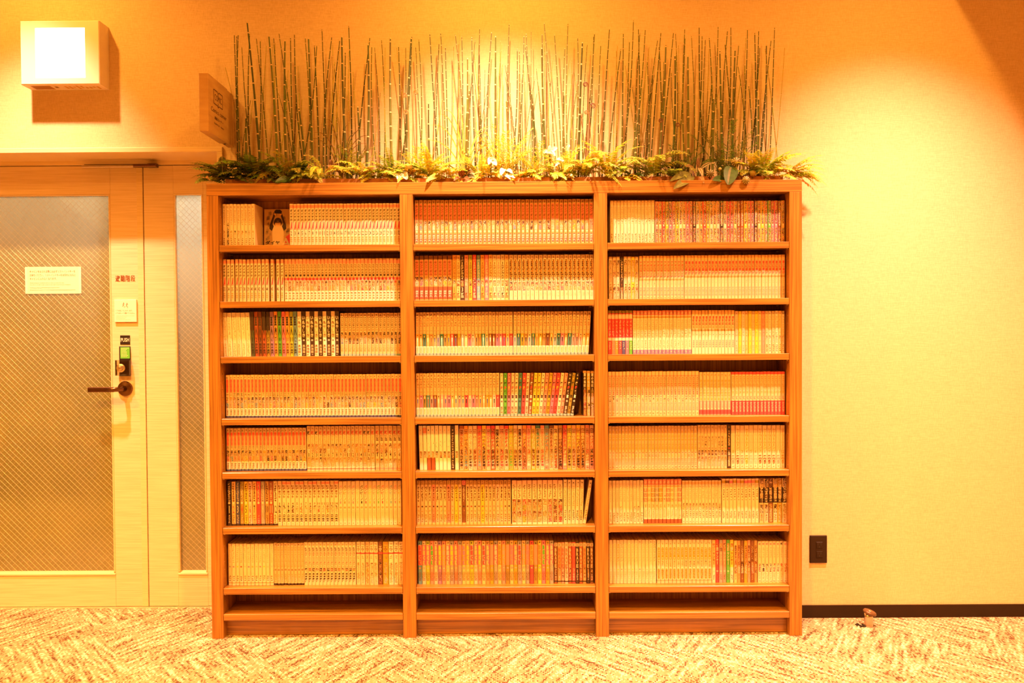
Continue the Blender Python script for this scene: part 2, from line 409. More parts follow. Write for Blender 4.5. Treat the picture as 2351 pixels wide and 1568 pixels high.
# fixed side light
win = link('window_1', None); win['kind'] = 'structure'
NX0, NX1 = U(404, 880, YD)[0], U(471.5, 880, YD)[0]
obj('stile', B(XS+.0018, NX0, YD, YD+.04, DB, ZT, .0015), door_m, win)
obj('stile', B(NX1, XJ0, YD, YD+.04, DB, ZT, .0015), door_m, win)
obj('top_rail', B(NX0, NX1, YD, YD+.04, GZ1, ZT), door_m, win)
obj('bottom_rail', B(NX0, NX1, YD, YD+.04, DB, GZ0), door_m, win)
beads(win, NX0, NX1, GZ0, GZ1); pane(win, NX0, NX1, GZ0, GZ1)
obj('trim_2', B(XO, XJ0, YD-.004, YD+.1, 0, .003), trim_m)['kind'] = 'structure'   # threshold
# cool lamp of the stairwell behind the frosted glass
al = bpy.data.lights.new('stairwell_lamp', 'AREA'); al.energy = 180; al.color = (1, .88, .62); al.size = .14
ao = bpy.data.objects.new('stairwell_lamp', al); COL.objects.link(ao); ao.location = (-1.40, .50, 1.90)
ao.rotation_euler = (Vector((-1.42, .40, 1.72))-Vector(ao.location)).to_track_quat('-Z', 'Y').to_euler()

al = bpy.data.lights.new('pane_backlight_strip', 'AREA'); al.shape = 'RECTANGLE'; al.energy = 60; al.color = (1, .74, .36); al.size = 1.3; al.size_y = .1  # extra warm strip added to brighten the large pane's top from behind
ao = bpy.data.objects.new('pane_backlight_strip', al); COL.objects.link(ao); ao.location = (-1.95, .66, 1.98)
ao.rotation_euler = (Vector((-1.95, .40, 1.70))-Vector(ao.location)).to_track_quat('-Z', 'Y').to_euler()
# lever handle, lock and lettering on the door
hx, hz = U(288, 892, YD)
hd = link('door_handle', None, door, (hx, YD, hz))
m = MB(); m.lathe([(.033, 0), (.034, .004), (.031, .010), (.014, .014)], 28, 'y'); obj('rose', m, brown_metal, hd, smooth=False)
m = MB(); m.tube([(0, -.012, 0), (0, -.040, 0), (-.006, -.056, 0), (-.020, -.062, 0), (-.05, -.063, 0)], [.011, .010, .010, .0105, .0105], 12); obj('neck', m, brown_metal, hd, smooth=True)
m = MB(); m.box(-.137, -.024, -.070, -.057, -.011, .011, ch=.003); obj('lever', m, brown_metal, hd)
lk = link('door_lock', None, door, (0, 0, 0))
x0, z1 = U(274.5, 795, YD); x1, z0 = U(300.5, 863, YD)
obj('lock_plate', B(x0, x1, YD-.008, YD, z0, z1, .003), black_p, lk)
gx0, gz1 = U(276, 797, YD-.009); gx1, gz0 = U(298, 823, YD-.009)
m = MB(); rect(m, gx0, gx1, gz0, gz1, YD-.0086, (.12, .50, .05))
gl = obj('green_label', m, ink_m, lk, colour=True); gl['label'] = 'bright green instruction label'
m = MB(); rr = random.Random(4)
for k in range(8):
    zz = gz1-(gz1-gz0)*(.1+.105*k); xx = gx0+.004
    while xx < gx1-.006-rr.random()*.012:
        ww = rr.uniform(.002, .005); rect(m, xx, xx+ww, zz-.0011, zz+.0011, YD-.0091, (.72, .8, .45)); xx += ww+.0013
obj('small_print', m, ink_m, gl, colour=True)
x0, z1 = U(266.5, 827, YD-.02); x1, z0 = U(299, 862, YD-.02)
m = MB(); m.box(x0, x1, YD-.036, YD-.0085, z0, z1, ch=.006); obj('clear_cover', m, clear_m, lk)
kx, kz = U(276, 845, YD-.036)
m = MB(); m.lathe([(.019, 0), (.019, .004), (.0135, .006), (.012, .014), (.004, .016)], 24, 'y', (kx+.004, YD-.037, kz)); obj('thumb_turn', m, steel, lk)
m = MB(); x0, z1 = U(264.5, 632, YD); x1, z0 = U(311.5, 646.5, YD)
for k, ch in enumerate('避難階段'):
    a = x0+(x1-x0)*k/4; put(m, ch, a+.0008, a+(x1-x0)/4-.0015, z0, z1, YD-.0008, (.20, .055, .012), .012)
o = obj('stair_lettering', m, ink_m, door, colour=True); o['label'] = 'brown lettering reading evacuation stairs in Japanese'

# door closer arm under the frame head
dc = thing('door_closer', 'slim metal door closer arm above the glass door', 'door closer')
x0, z0 = U(187, 384.5, YD-.05); x1, z1 = U(306, 377, YD-.05); x2, _ = U(359, 381, YD-.05)
obj('slide_rail', B(x0, x1, YD-.05, YD-.032, z0, z0+.011, .002), steel, dc)
obj('closer_arm', B(x1, x2, YD-.055, YD-.028, z0+.001, z0+.014, .003), brown_metal, dc)
obj('closer_arm', B(x0+.01, x1, YD-.046, YD-.034, z0+.0112, z0+.0142), black_p, dc)
obj('bracket', B(x2-.05, x2-.01, YD-.028, YD-.0065, z0+.004, z0+.02), brown_metal, dc)

# ---- notices
def notice(name, label, px, Y, th, m=paper_m, cat='sign'):
    x0, z1 = U(px[0], px[1], Y-th); x1, z0 = U(px[2], px[3], Y-th)
    o = obj(name, B(x0, x1, Y-th, Y-.0003, z0, z1, min(.001, th*.3)), m); tag(o, label, cat)
    return o, x0, x1, z0, z1, Y-th-.0004
def lines(mb, x0, x1, z, h, y, col, seed):
    r = random.Random(seed); x = x0
    while x < x1:
        ww = r.uniform(.5, 1.1)*h
        for _ in range(2):
            a = r.uniform(0, h*.6)
            rect(mb, x, min(x+ww, x1), z+a, z+a+h*.16, y, col)
        rect(mb, x+ww*.4, x+ww*.4+h*.14, z, z+h*.9, y, col); x += ww+h*.28
YG = YD+.0112
o, x0, x1, z0, z1, y = notice('paper_notice', 'white paper notice about wristband keys stuck on the large wired glass pane', (57, 613, 187, 674), YG, .0012)
ink = (.34, .15, .035); wd, ht = x1-x0, z1-z0
m = MB()
for txt, xa, xb, t in (('キャビンを出られる際には必ずリストバンドキーを', .085, .895, .175), ('お持ちください。リストバンドキーをお忘れになると', .085, .9, .31), ('キャビンに入れなくなります。', .085, .565, .445)):
    put(m, txt, x0+wd*xa, x0+wd*xb, z1-ht*(t+.045), z1-ht*(t-.05), y, ink)
for txt, xa, xb, t in (('Always bring your wristband with you when you leave the cabin.', .085, .70, .595), ('You will not be able to gain access to your cabin if you lose your wristband.', .085, .81, .665)):
    put(m, txt, x0+wd*xa, x0+wd*xb, z1-ht*(t+.025), z1-ht*(t-.02), y, (.42, .20, .05))
lines(m, x0+wd*.085, x0+wd*.61, z1-ht*.79, ht*.035, y, (.45, .24, .07), 1); lines(m, x0+wd*.085, x0+wd*.895, z1-ht*.875, ht*.035, y, (.45, .24, .07), 2)
for a, b in ((.004, .04), (.955, .996)): rect(m, x0+wd*a, x0+wd*b, z0+ht*.01, z1-ht*.01, y+.0001, (.86, .84, .76))
obj('printed_text', m, ink_m, o, colour=True)
o, x0, x1, z0, z1, y = notice('door_notice', 'square white plate with two running figures above the push plate', (262, 688, 313.5, 739), YD, .009, white_p)
m = MB(); wd, ht = x1-x0, z1-z0
def figure(cx, cz, s, flip):
    disc(m, .012*s, cz+.42*s*.1, y, ink, 10, cx, .012*s)
    for (a, b, c, d, t) in ((0, .03, -.012, -.02, .011), (-.012, -.02, -.035, -.055, .008), (-.012, -.02, .018, -.05, .008), (.018, -.05, .012, -.085, .007), (-.002, .022, .032, .005, .006), (-.002, .022, -.032, .0, .006)):
        a, c = a*flip, c*flip; dx, dz = c-a, d-b; l = math.hypot(dx, dz); nx, nz = -dz/l*t*.6, dx/l*t*.6
        m.face([(cx+(a+nx)*s, y, cz+(b+nz)*s), (cx+(a-nx)*s, y, cz+(b-nz)*s), (cx+(c-nx)*s, y, cz+(d-nz)*s), (cx+(c+nx)*s, y, cz+(d+nz)*s)], ink)
figure(x0+wd*.43, z1-ht*.22, .17, 1); figure(x0+wd*.58, z1-ht*.24, .17, 1)
put(m, 'ドアの向こうに人がいます。', x0+wd*.07, x0+wd*.82, z1-ht*.53, z1-ht*.45, y, (.42, .19, .04))
put(m, 'ドアはゆっくり開けてください。', x0+wd*.07, x0+wd*.93, z1-ht*.65, z1-ht*.57, y, (.42, .19, .04))
for k, e in enumerate((.92, .55, .5, .75)): lines(m, x0+wd*.07, x0+wd*e, z1-ht*(.735+.06*k), ht*.025, y, (.62, .40, .18), 5+k)
obj('printed_text', m, ink_m, o, colour=True)
o, x0, x1, z0, z1, y = notice('push_plate', 'small black square plate reading PUSH above the door lock', (275.5, 770, 298.5, 791), YD, .002, black_p)
m = MB(); wd, ht = x1-x0, z1-z0; put(m, 'PUSH', x0+wd*.07, x0+wd*.93, z0+ht*.3, z0+ht*.72, y, (.85, .8, .68), .01); obj('printed_text', m, ink_m, o, colour=True)

# ---- flag sign 'Comics corner' on the wall
xn, zt = U(477, 167.5, -.105); _, zb = U(479, 300.6, -.105)
xf = U(540, 300, YW)[0]
th = .035
sg = thing('flag_sign', 'wooden flag sign reading Comics corner beside the top of the bookcase', 'sign', (xn, -.105, zb))
ln = math.hypot(xf-xn, YW+.105); ang = math.atan2(xf-xn, YW+.105); hs = zt-zb
sg.rotation_euler = (0, 0, -ang)
obj('sign_board', B(-th, 0, 0, ln*.70, 0, hs, .001), sign_wood, sg)
obj('mounting_block', B(-th*.82, -.003, ln*.70, ln-.008, .002, hs-.002), sign_wood, sg)
m = MB(); m.lathe([(.005, 0), (.005, .002)], 10, 'z', (-th*.5, ln*.74, -.0005)); obj('screw', m, black_p, sg)
m = MB(); D = (.075, .028, .008)
tmp = MB()
L0, H0 = ln*.70, hs
def bar(a, b, c, d, t=.0016):
    dx, dz = c-a, d-b; l = math.hypot(dx, dz); nx, nz = -dz/l*t, dx/l*t
    tmp.face([(a+nx, 0, b+nz), (a-nx, 0, b-nz), (c-nx, 0, d-nz), (c+nx, 0, d+nz)], D)
bx0, bx1, bz0, bz1 = L0*.27, L0*.73, H0*.555, H0*.80; bc = (bx0+bx1)/2
for a in ((bx0, bz0, bx0, bz1), (bx1, bz0, bx1, bz1), (bx0, bz1, bc-.008, bz1), (bc+.008, bz1, bx1, bz1), (bx0, bz0, bc-.008, bz0), (bc+.008, bz0, bx1, bz0),
          (bc-.008, bz1, bc, bz1-.008), (bc+.008, bz1, bc, bz1-.008), (bc-.008, bz0, bc, bz0-.008), (bc+.008, bz0, bc, bz0-.008), (bc, bz1-.008, bc, bz1-.016), (bc, bz0-.008, bc, bz0+.012)): bar(*a)
put(tmp, 'COMIC', bx0+.01, bx1-.01, H0*.625, H0*.735, 0, D)
put(tmp, 'Comics corner', L0*.14, L0*.93, H0*.395, H0*.475, 0, D)
put(tmp, '漫画コーナー', L0*.30, L0*.76, H0*.28, H0*.335, 0, D, .01)
lines(tmp, L0*.28, L0*.55, H0*.195, H0*.04, 0, D, 8); lines(tmp, L0*.62, L0*.78, H0*.195, H0*.04, 0, D, 9)
for f, c in zip(tmp.f, tmp.c): m.face([(.0006, tmp.v[i][0], tmp.v[i][2]) for i in f], c)
obj('sign_lettering', m, ink_m, sg, colour=True)

# ---- emergency lamp box on the wall
YL = YW-.085
x0, z1 = U(45.5, 48, YL); x1, z0 = U(229, 193, YL)
lb = thing('wall_lamp', 'square white emergency lamp box glowing on the wall above the door', 'lamp')
wx0, wz1 = U(80, 64, YL); wx1, wz0 = U(196, 178.5, YL)
m = MB()   # housing with a square opening in its front
o4 = [(x0, z0), (x1, z0), (x1, z1), (x0, z1)]; i4 = [(wx0, wz0), (wx1, wz0), (wx1, wz1), (wx0, wz1)]
vv = [(x, YW-.0005, z) for x, z in o4]+[(x, YL+.003, z) for x, z in o4]+[(x, YL, z) for x, z in ((x0+.003, z0+.003), (x1-.003, z0+.003), (x1-.003, z1-.003), (x0+.003, z1-.003))]+[(x, YL, z) for x, z in i4]+[(x, YL+.006, z) for x, z in i4]
ff = [(3, 2, 1, 0)]
for k in range(4):
    j = (k+1) % 4
    for a in (0, 4, 8, 12): ff.append((a+k, a+j, a+4+j, a+4+k))
m.add(vv, ff); obj('housing', m, lamp_box_m, lb)
obj('diffuser', B(wx0+.0005, wx1-.0005, YL+.0055, YL+.02, wz0+.0005, wz1-.0005), lamp_m, lb)
m = MB(); rr = random.Random(3)
def under(px0, px1, y0, y1, c): m.face([(px0, y0, z0-.0004), (px0, y1, z0-.0004), (px1, y1, z0-.0004), (px1, y0, z0-.0004)], c)
wdt = x1-x0
under(x0+wdt*.08, x0+wdt*.33, YL+.02, YL+.07, (.32, .15, .04)); under(x0+wdt*.37, x0+wdt*.41, YL+.03, YL+.05, (.2, .1, .03))
for k in range(9): under(x0+wdt*(.5+.05*k), x0+wdt*(.53+.05*k), YL+.02+.02*rr.random(), YL+.05+.02*rr.random(), (.5, .3, .1))
lab = obj('rating_label', m, ink_m, lb, colour=True); lab['label'] = 'brown printed labels under the box'

# ---- outlet
x0, z1 = U(1860, 1230, YW-.008); x1, z0 = U(1899, 1292.5, YW-.008)
ol = thing('wall_outlet', 'dark brown double power outlet plate low on the wall beside the bookcase', 'outlet')
obj('cover_plate', B(x0, x1, YW-.008, YW-.0003, z0, z1, .0015), socket_m, ol)
xm = x0+(x1-x0)*.54; zm = (z0+z1)/2; wq = .0145
fp = obj('socket_frame', B(xm-wq, xm+wq, YW-.0095, YW-.008, zm-.0365, zm+.033, .0008), socket_m, ol)
for zc in (zm+.018, zm-.021):
    s = obj('socket', B(xm-.0125, xm+.0125, YW-.0108, YW-.0095, zc-.0125, zc+.0125, .0008), socket_m, ol)
    m = MB()
    for dx, hh in ((-.0062, .0035), (.0062, .0045)): m.box(xm+dx-.001, xm+dx+.001, YW-.0112, YW-.0106, zc+.002-hh+.002, zc+.004+hh)
    m.box(xm-.002, xm+.002, YW-.0112, YW-.0106, zc-.0095, zc-.005)
    obj('contact_slot', m, black_p, s, kind='stuff')

# ---- door stop on the carpet
dx, dy = 1.515, .105
ds = thing('door_stop', 'metal floor door stop with slanted brown rubber cap in front of the baseboard', 'door stop', (dx, dy, 0))
m = MB(); m.lathe([(.020, 0), (.0185, .004), (.0175, .040), (.0175, .052)], 24); obj('post', m, steel, ds, smooth=True)
cap = MB(); cap.lathe([(.018, 0), (.026, .003), (.0275, .008), (.025, .0135), (.019, .016), (.012, .0145)], 28)
c = obj('rubber_cap', cap, rubber_m, ds, smooth=True, loc=(.002, 0, .050), rot=(math.radians(6), math.radians(17), 0))
m = MB(); m.lathe([(.010, .0142), (.0095, .0158), (.003, .0165)], 18); obj('cap_screw', m, steel, c, smooth=True)
m = MB(); rr = random.Random(2)
for k in range(26):
    px, py = rr.uniform(-.05, -.018), rr.uniform(-.022, .02); s = rr.uniform(.0015, .004)
    m.box(px-s, px+s, py-s, py+s, .0005, .0005+s)
tag(obj('carpet_crumbs', m, black_p, loc=(dx, dy, 0)), 'dark crumbs scattered on carpet at the foot of the door stop', 'crumbs')['kind'] = 'stuff'

# ------------------------------------------------------------------ bookcase
W2, HT, DP = 1.2, 1.848, .197
XB = [(-1.153, -.421), (-.368, .363), (.416, 1.150)]      # inner left/right of the three bays
SH = [1.599, 1.372, 1.148, .896, .677, .452, .205, .099]  # shelf tops
TH, ZTOP = .0255, 1.799
bc = thing('bookcase', 'tall three-bay walnut bookcase filled with comics against the wall', 'bookcase')
obj('side_panel', B(-W2, XB[0][0], 0, DP, 0, ZTOP, .0012), wood_v, bc)
obj('side_panel', B(XB[2][1], W2, 0, DP, 0, ZTOP, .0012), wood_v, bc)
obj('divider', B(XB[0][1], XB[1][0], 0, DP, 0, ZTOP, .0012), wood_v, bc)
obj('divider', B(XB[1][1], XB[2][0], 0, DP, 0, ZTOP, .0012), wood_v, bc)
obj('top_board', B(-W2, W2, 0, DP, ZTOP+.0003, HT, .0012), wood_h, bc)
for k, (a, b) in enumerate(XB):
    obj('back_panel', B(a, b, .168, DP-.002, 0, ZTOP), wood_v, bc)
    obj('kick_board', B(a+.0005, b-.0005, .040, .056, .002, SH[7]-TH), wood_h, bc)
    for z in SH:
        obj('shelf', B(a+.0012, b-.0012, .002 if z > .1 else 0, .1675, z-TH, z, .001), wood_h, bc)
    m = MB()
    for x, s in ((a+.0006, 1), (b-.0006, -1)):
        for y in (.022, .14):
            z = .15
            while z < 1.78:
                m.face([(x, y+.0024*math.cos(q), z+.0024*math.sin(q)) for q in [s*k2*math.pi/3 for k2 in range(6)]]); z += .032
        for z in SH[:7]:
            for y in (.012, .14): m.box(x if s > 0 else x-.007, x+.007 if s > 0 else x, y, y+.006, z-TH-.004, z-TH-.0004)
    obj('shelf_pin', m, steel, bc, kind='stuff')

# ------------------------------------------------------------------ books
c_ = dict(w=(.82, .75, .66), cr=(.78, .63, .46), cd=(.70, .50, .30), y=(.80, .56, .06), o=(.80, .36, .08), oc=(.80, .50, .22), sal=(.80, .29, .22), r=(.72, .07, .08), pk=(.78, .20, .30),
          br=(.20, .075, .025), dk=(.05, .028, .015), k=(.022, .012, .008), g=(.10, .42, .05), yg=(.45, .50, .05), ol=(.32, .24, .04), teal=(.06, .22, .18), bl=(.16, .34, .48), nv=(.07, .08, .22),
          pu=(.34, .20, .38), gy=(.36, .33, .30), tan=(.52, .29, .10), rb=(.34, .09, .035), lp=(.80, .52, .42), co=(.74, .15, .08), gold=(.52, .33, .03), dg=(.07, .09, .05), lb=(.25, .42, .45))
PAL = dict(mix=['o', 'dk', 'cr', 'sal', 'br', 'y', 'oc', 'pk', 'bl'], warm=['o', 'cr', 'br', 'oc', 'sal', 'w'], dark=['dk', 'br', 'cr', 'k', 'oc'], pale=['w', 'cr', 'cd', 'oc', 'lp'], red=['r', 'sal', 'pk', 'o', 'cr', 'yg', 'br', 'w', 'oc'], busy=['r', 'pk', 'sal', 'o', 'y', 'yg', 'cr', 'w', 'dk', 'bl', 'oc'])
HAIR = dict(mix=['dk', 'k', 'br', 'gold', 'dk'], warm=['br', 'dk', 'rb', 'tan'], dark=['k', 'dk', 'br'], pale=['br', 'tan', 'ol', 'rb', 'dk'], red=['rb', 'br', 'r', 'dk'], busy=['r', 'pk', 'dk', 'yg'])
KAN = ['一', '二', '三', '四', '五', '六', '七', '八', '九', '十']
def kan(n):
    if n <= 10: return KAN[n-1]
    t, u = divmod(n, 10); return (KAN[t-1] if t > 1 else '')+'十'+(KAN[u-1] if u else '')
# A style returns (base colour, [elements]); t runs from 0 at the head of the spine to 1 at its foot.
#  b band  a figure-like art  t vertical title  n number  c disc  m small illegible print  l level text  w wedge  p pill
def _cyc(s): return s.split()
STY = {}
def sty(name, desc, dcol=None):
    def deco(f): STY[name] = (f, desc, dcol); return f
    return deco
@sty('kc', 'white comic with faint grey title')
def _(i, r): return 'cr', [('l', .045, .10, 'KC', 'br', .7), ('m', .13, .50, 'tan', 9), ('a', .63, .80, 'pale' if i != 1 else 'dark', .75), ('m', .80, .98, 'br', 4)]+([('a', .45, 1, 'dark', .8)] if i == 1 else [])
@sty('dia', 'cream comic with red wedge')
def _(i, r): return 'cr', [('b', .03, .10, 'sal'), ('t', .13, .42, 'ダイヤの', 'k', .02), ('w', .43, .615, 'r'), ('n', .70, .1, 'k'), ('t', .78, .97, '寺嶋裕二', 'tan', 0)]
@sty('sev', 'cream comic with red numeral square')
def _(i, r): return 'cd', [('b', .035, .115, 'sal'), ('t', .12, .42, '七つの大罪', 'dk', .01), ('b', .445, .505, 'r'), ('nw', .475, .045, 'w'), ('a', .52, .755, 'warm' if i < 18 else 'red', 1), ('b', .76, 1, 'w'), ('t', .78, .96, '鈴木央', 'br', 0)]
@sty('dea', 'plain white comic with line drawing')
def _(i, r): return 'w', [('m', .08, .40, 'cd', 9), ('s', .41, .66, 'br'), ('m', .70, .98, 'cd', 9)]
AJ = _cyc('dg rb br rb ol pu o g pk o yg bl')
@sty('ajin', 'comic with large numeral')
def _(i, r):
    b = AJ[i]; return b, [('t', .10, .55, '亜人', 'k' if i > 3 else 'dk', .03), ('n', .625, .1, 'k'), ('t', .70, .97, '桜井画門', 'k', 0)]+([('b', 0, .42, 'dk')] if i in (3, 4) else [])+([('a', .08, .65, 'dark', .9)] if i == 6 else [])+([('b', 0, .42, 'dk')] if i == 0 else [])
@sty('inu', 'comic with kana title')
def _(i, r):
    d = i % 2; fg = 'w' if d else 'br'
    return ('dk' if d else 'w'), [('t', .10, .585, 'いぬやしき', fg, 0), ('c', .645, .34, 'w' if d else 'dk'), ('nw', .645, .04, 'dk' if d else 'w'), ('t', .74, .94, '奥浩哉', 'cd' if d else 'br', 0), ('m', .95, .985, fg, 1)]
@sty('one', 'cream comic with dark title blocks')
def _(i, r): return 'cd', [('m', .02, .08, 'br', 1), ('t', .09, .36, 'ワンパンマン', 'k', .03), ('l', .375, .42, '%02d' % (i+1), 'br', .8), ('a', .445, .725, 'dark' if i % 3 else 'mix', .9), ('t', .74, .90, 'ONE', 'tan', 0), ('b', .955, 1, 'lb')]
@sty('nar', 'cream comic with long red lozenge title')
def _(i, r):
    k = i+1
    return 'cd', [('m', .03, .085, 'br', 1), ('p', .095, .415, 'co'), ('t', .10, .41, 'ナルト', 'r', .03), ('t', .42, .50, kan(k), 'dk', .01), ('a', .515, .775, 'mix', 1), ('b', .78, .955, 'w'), ('t', .80, .94, '岸本斉史', 'br', 0), ('b', .955, 1, 'nv')]
@sty('saki', 'cream comic with red brush kanji')
def _(i, r): return 'cd', [('l', .03, .07, 'YG', 'k', .6), ('t', .105, .20, '咲', 'r' if i not in (0, 2, 14, 15) else 'dk', .03), ('m', .21, .39, 'tan', 5), ('a', .40, .60, 'warm', .9), ('n', .645, .085, 'k'), ('a', .70, .92, 'pale', .9), ('b', .915, 1, 'w'), ('b', .94, .98, 'sal')]
@sty('sakg', 'wide cream comic with red kanji')
def _(i, r): return 'cd', [('l', .03, .07, 'GC', 'tan', .6), ('t', .105, .20, '咲', 'r', .03), ('t', .21, .34, '阿知賀編', 'dk', 0), ('a', .40, .62, 'warm', .9), ('n', .645, .085, 'k'), ('a', .74, .92, 'pale', .9), ('b', .94, .98, 'sal')]
A6 = _cyc('k oc nv ol y lp oc r gy tan rb cr')
@sty('big', 'comic with tall numeral')
def _(i, r):
    b = A6[i]; fg = 'cr' if b in 'k nv ol r rb gy'.split() else 'br'
    return b, [('m', .03, .09, fg, 1), ('m', .09, .46, fg, 8), ('m', .09, .46, fg, 7), ('c', .485, .42, 'cr'), ('n', .63, .17, 'r' if i in (1, 3, 5, 7) else ('k' if fg == 'br' else 'cr')), ('m', .75, .95, fg, 5), ('b', .96, 1, 'dk')]
@sty('hina', 'white comic with bold brown title')
def _(i, r): return 'cr', [('b', .02, .07, 'sal' if i % 3 else 'cd'), ('t', .085, .39, 'ヒナまつり', 'br', .03), ('n', .51, .055, 'br'), ('a', .55, .72, 'dark' if i in (0, 2, 3, 7) else ('red' if i in (5, 9, 11) else 'pale'), .8), ('t', .745, .92, '大武政夫', 'k', .02), ('c', .96, .22, 'oc')]
BB = _cyc('pk ol gy pk oc k r y sal g r oc bl pk gold')
@sty('bam', 'cream comic with slanted coloured title')
def _(i, r): return 'cr', [('t', .09, .52, 'バンビ〜ノ!', BB[i], .02), ('c', .60, .40, 'tan'), ('nw', .60, .04, 'cr'), ('t', .65, .90, 'せきやてつじ', 'cd', 0), ('c', .955, .15, 'br')]
@sty('plain', 'plain cream comic with small disc')
def _(i, r): return 'cr', [('m', .05, .46, 'oc', 9), ('c', .55, .36, _cyc('gy pk y rb cd pu o oc pk y cd lp')[i]), ('m', .76, .90, 'br', 3), ('b', .93, .95, 'tan')]
@sty('nev', 'narrow cream comic with brown disc')
def _(i, r): return 'cd', [('m', .01, .07, 'br', 1), ('t', .08, .58, '約束のネバーランド', 'tan', 0), ('c', .635, .42, 'br'), ('nw', .635, .035, 'cr'), ('m', .73, .93, 'tan', 5), ('b', .955, 1, 'dk')]
@sty('eva', 'cream comic with red kana title and portrait strip')
def _(i, r): return 'cr', [('c', .06, .32, 'tan'), ('t', .12, .21, '新世紀', 'k', .01), ('t', .22, .54, 'エヴァンゲリオン', 'r', .02), ('n', .57, .03, 'br'), ('a', .60, .68, 'red' if i % 2 else 'dark', 1), ('t', .71, .94, '貞本義行', 'dk', .01)]
EM = _cyc('cr cr cd cr cr br gold w w cr')
@sty('ema', 'comic with drawn figure below title')
def _(i, r): return EM[i], [('m', .03, .08, 'tan', 1), ('t', .10, .235, 'エマ', 'cr' if i == 5 else 'br', 0), ('b', .25, .285, 'r'), ('m', .32, .40, 'tan', 2), ('a', .48, .97, 'pale' if i not in (2, 4, 5) else 'warm', .85)]
@sty('king', 'brown comic with red author pill')
def _(i, r): return 'tan', [('l', .03, .075, '%d' % 1 if 0 else 'J', 'dk', .35), ('p', .09, .465, 'co'), ('t', .11, .45, 'キングダム', 'br', .03), ('a', .475, .67, 'mix' if i % 2 else 'pale', .95), ('c', .705, .4, 'lp'), ('p', .755, .945, 'r'), ('t', .775, .925, '原泰久', 'lp', .01), ('m', .95, .99, 'cr', 1)]
@sty('kin2', 'brown comic with dark red foot')
def _(i, r): return 'tan', [('b', 0, .09, 'br'), ('p', .10, .45, 'co'), ('t', .12, .44, 'キングダム', 'br', .03), ('a', .475, .67, 'mix', .95), ('b', .69, .97, 'rb'), ('p', .755, .945, 'r'), ('t', .775, .925, '原泰久', 'lp', .01)]
GK = _cyc('o oc dk sal yg r bl o pk oc cr cr cr oc')
@sty('gold', 'comic with brush-written kana title')
def _(i, r):
    b = GK[i]; fg = 'cr' if b in 'dk r bl pk'.split() else 'br'
    if i == 11: fg = 'pk'
    if i == 12: fg = 'k'
    return b, [('l', .04, .09, 'YJ', fg, .5), ('t', .10, .54, 'ゴールデンカムイ', fg, .02), ('a', .56, .69, 'warm', 1), ('n', .76, .10, fg if i not in (3,) else 'sal'), ('t', .83, .95, '野田', fg, 0)]
@sty('terra', 'cream comic with tall Latin title')
def _(i, r): return 'cr', [('l', .03, .075, 'YJ', 'br', .5), ('p', .10, .57, 'o'), ('t', .10, .575, 'TERRAFORMARS', 'dk', .02), ('a', .59, .79, 'warm' if i % 3 else 'red', 1), ('n', .865, .10, 'cd')]
@sty('gin', 'cream comic with small standing figure on coloured panel')
def _(i, r):
    bg = r.choice('pk o ol tan r br gold lp oc gy sal teal'.split())
    return 'cd', [('m', .02, .09, 'br', 1), ('t', .10, .35, '銀魂', 'oc', .0), ('m', .10, .35, 'sal', 4), ('c', .375, .1, 'br'), ('c', .43, .26, 'rb'), ('c', .43, .15, 'cd'), ('c', .485, .1, 'br'), ('b', .505, .79, bg), ('f', .52, .785, r.choice('dk br w nv k rb cr'.split())), ('b', .79, .955, 'w'), ('t', .81, .945, '空知英秋', 'oc', 0), ('b', .955, 1, 'lb')]
AN = _cyc('cr g pk lp cr teal r lp br y y cr sal gold pk r cr sal dk ol k')
@sty('ans', 'comic with square kanji title')
def _(i, r):
    b = AN[i]; fg = 'w' if b in 'br dk k'.split() else 'k'
    return b, [('m', .03, .08, fg, 1), ('c', .13, .3, r.choice('y lp r cr'.split())), ('t', .20, .285, '暗', fg, .03), ('t', .30, .385, '殺', 'r' if b not in 'r pk sal'.split() else 'y', .03), ('t', .40, .485, '教', fg, .03), ('t', .50, .585, '室', fg, .03), ('c', .655, .42, fg), ('nw', .655, .045, b), ('t', .77, .93, '松井優征', fg, 0), ('b', .95, 1, 'lb')]
@sty('kimi', 'dark comic with white title')
def _(i, r): return 'dk' if i != 1 else 'gold', [('b', 0, .05, 'tan'), ('t', .05, .44, '君の名は。', 'w', .02), ('a', .42, 1, 'pale' if i else 'red', 1)]
@sty('line', 'comic with ink-drawn spine')
def _(i, r): return ('dk' if i == 8 else 'w'), [('c', .10, .26, 'cd' if i != 2 else 'dk'), ('s', .35, .72, 'dk'), ('a', .58, .73, 'warm', .9)]+([('b', .72, 1, 'rb')] if i in (2, 3) else [])+([('b', .05, .17, 'sal')] if i == 1 else [])+([('m', .15, .97, 'cr', 16)] if i == 8 else [])
MG = ['rb lp dk', 'o oc bl', 'cr w dk', 'cr lp br', 'r sal bl', 'y oc k', 'pk cr r', 'r rb dk', 'w cr k', 'sal lp r', 'r cr br', 'y yg g', 'cr oc dk', 'w lp k', 'o sal br', 'pk lp w', 'oc y br', 'teal cr k', 'sal w r', 'bl gy lp', 'br cr tan', 'oc cr rb', 'tan br k', 'r pk cr', 'y yg dk', 'oc lp br', 'y o k', 'oc tan k', 'sal lp w', 'lp sal k']
@sty('mug', 'comic with large kanji title')
def _(i, r):
    a, b, d = MG[i].split(); return b, [('b', 0, .07, a), ('a', .08, .98, 'warm', .95), ('t', .085, .49, '無限の住人', a if a not in ('w',) else 'k', .03), ('n', .595, .085, d if d != 'w' else 'r'), ('t', .67, .93, '沙村広明', d, .02)]
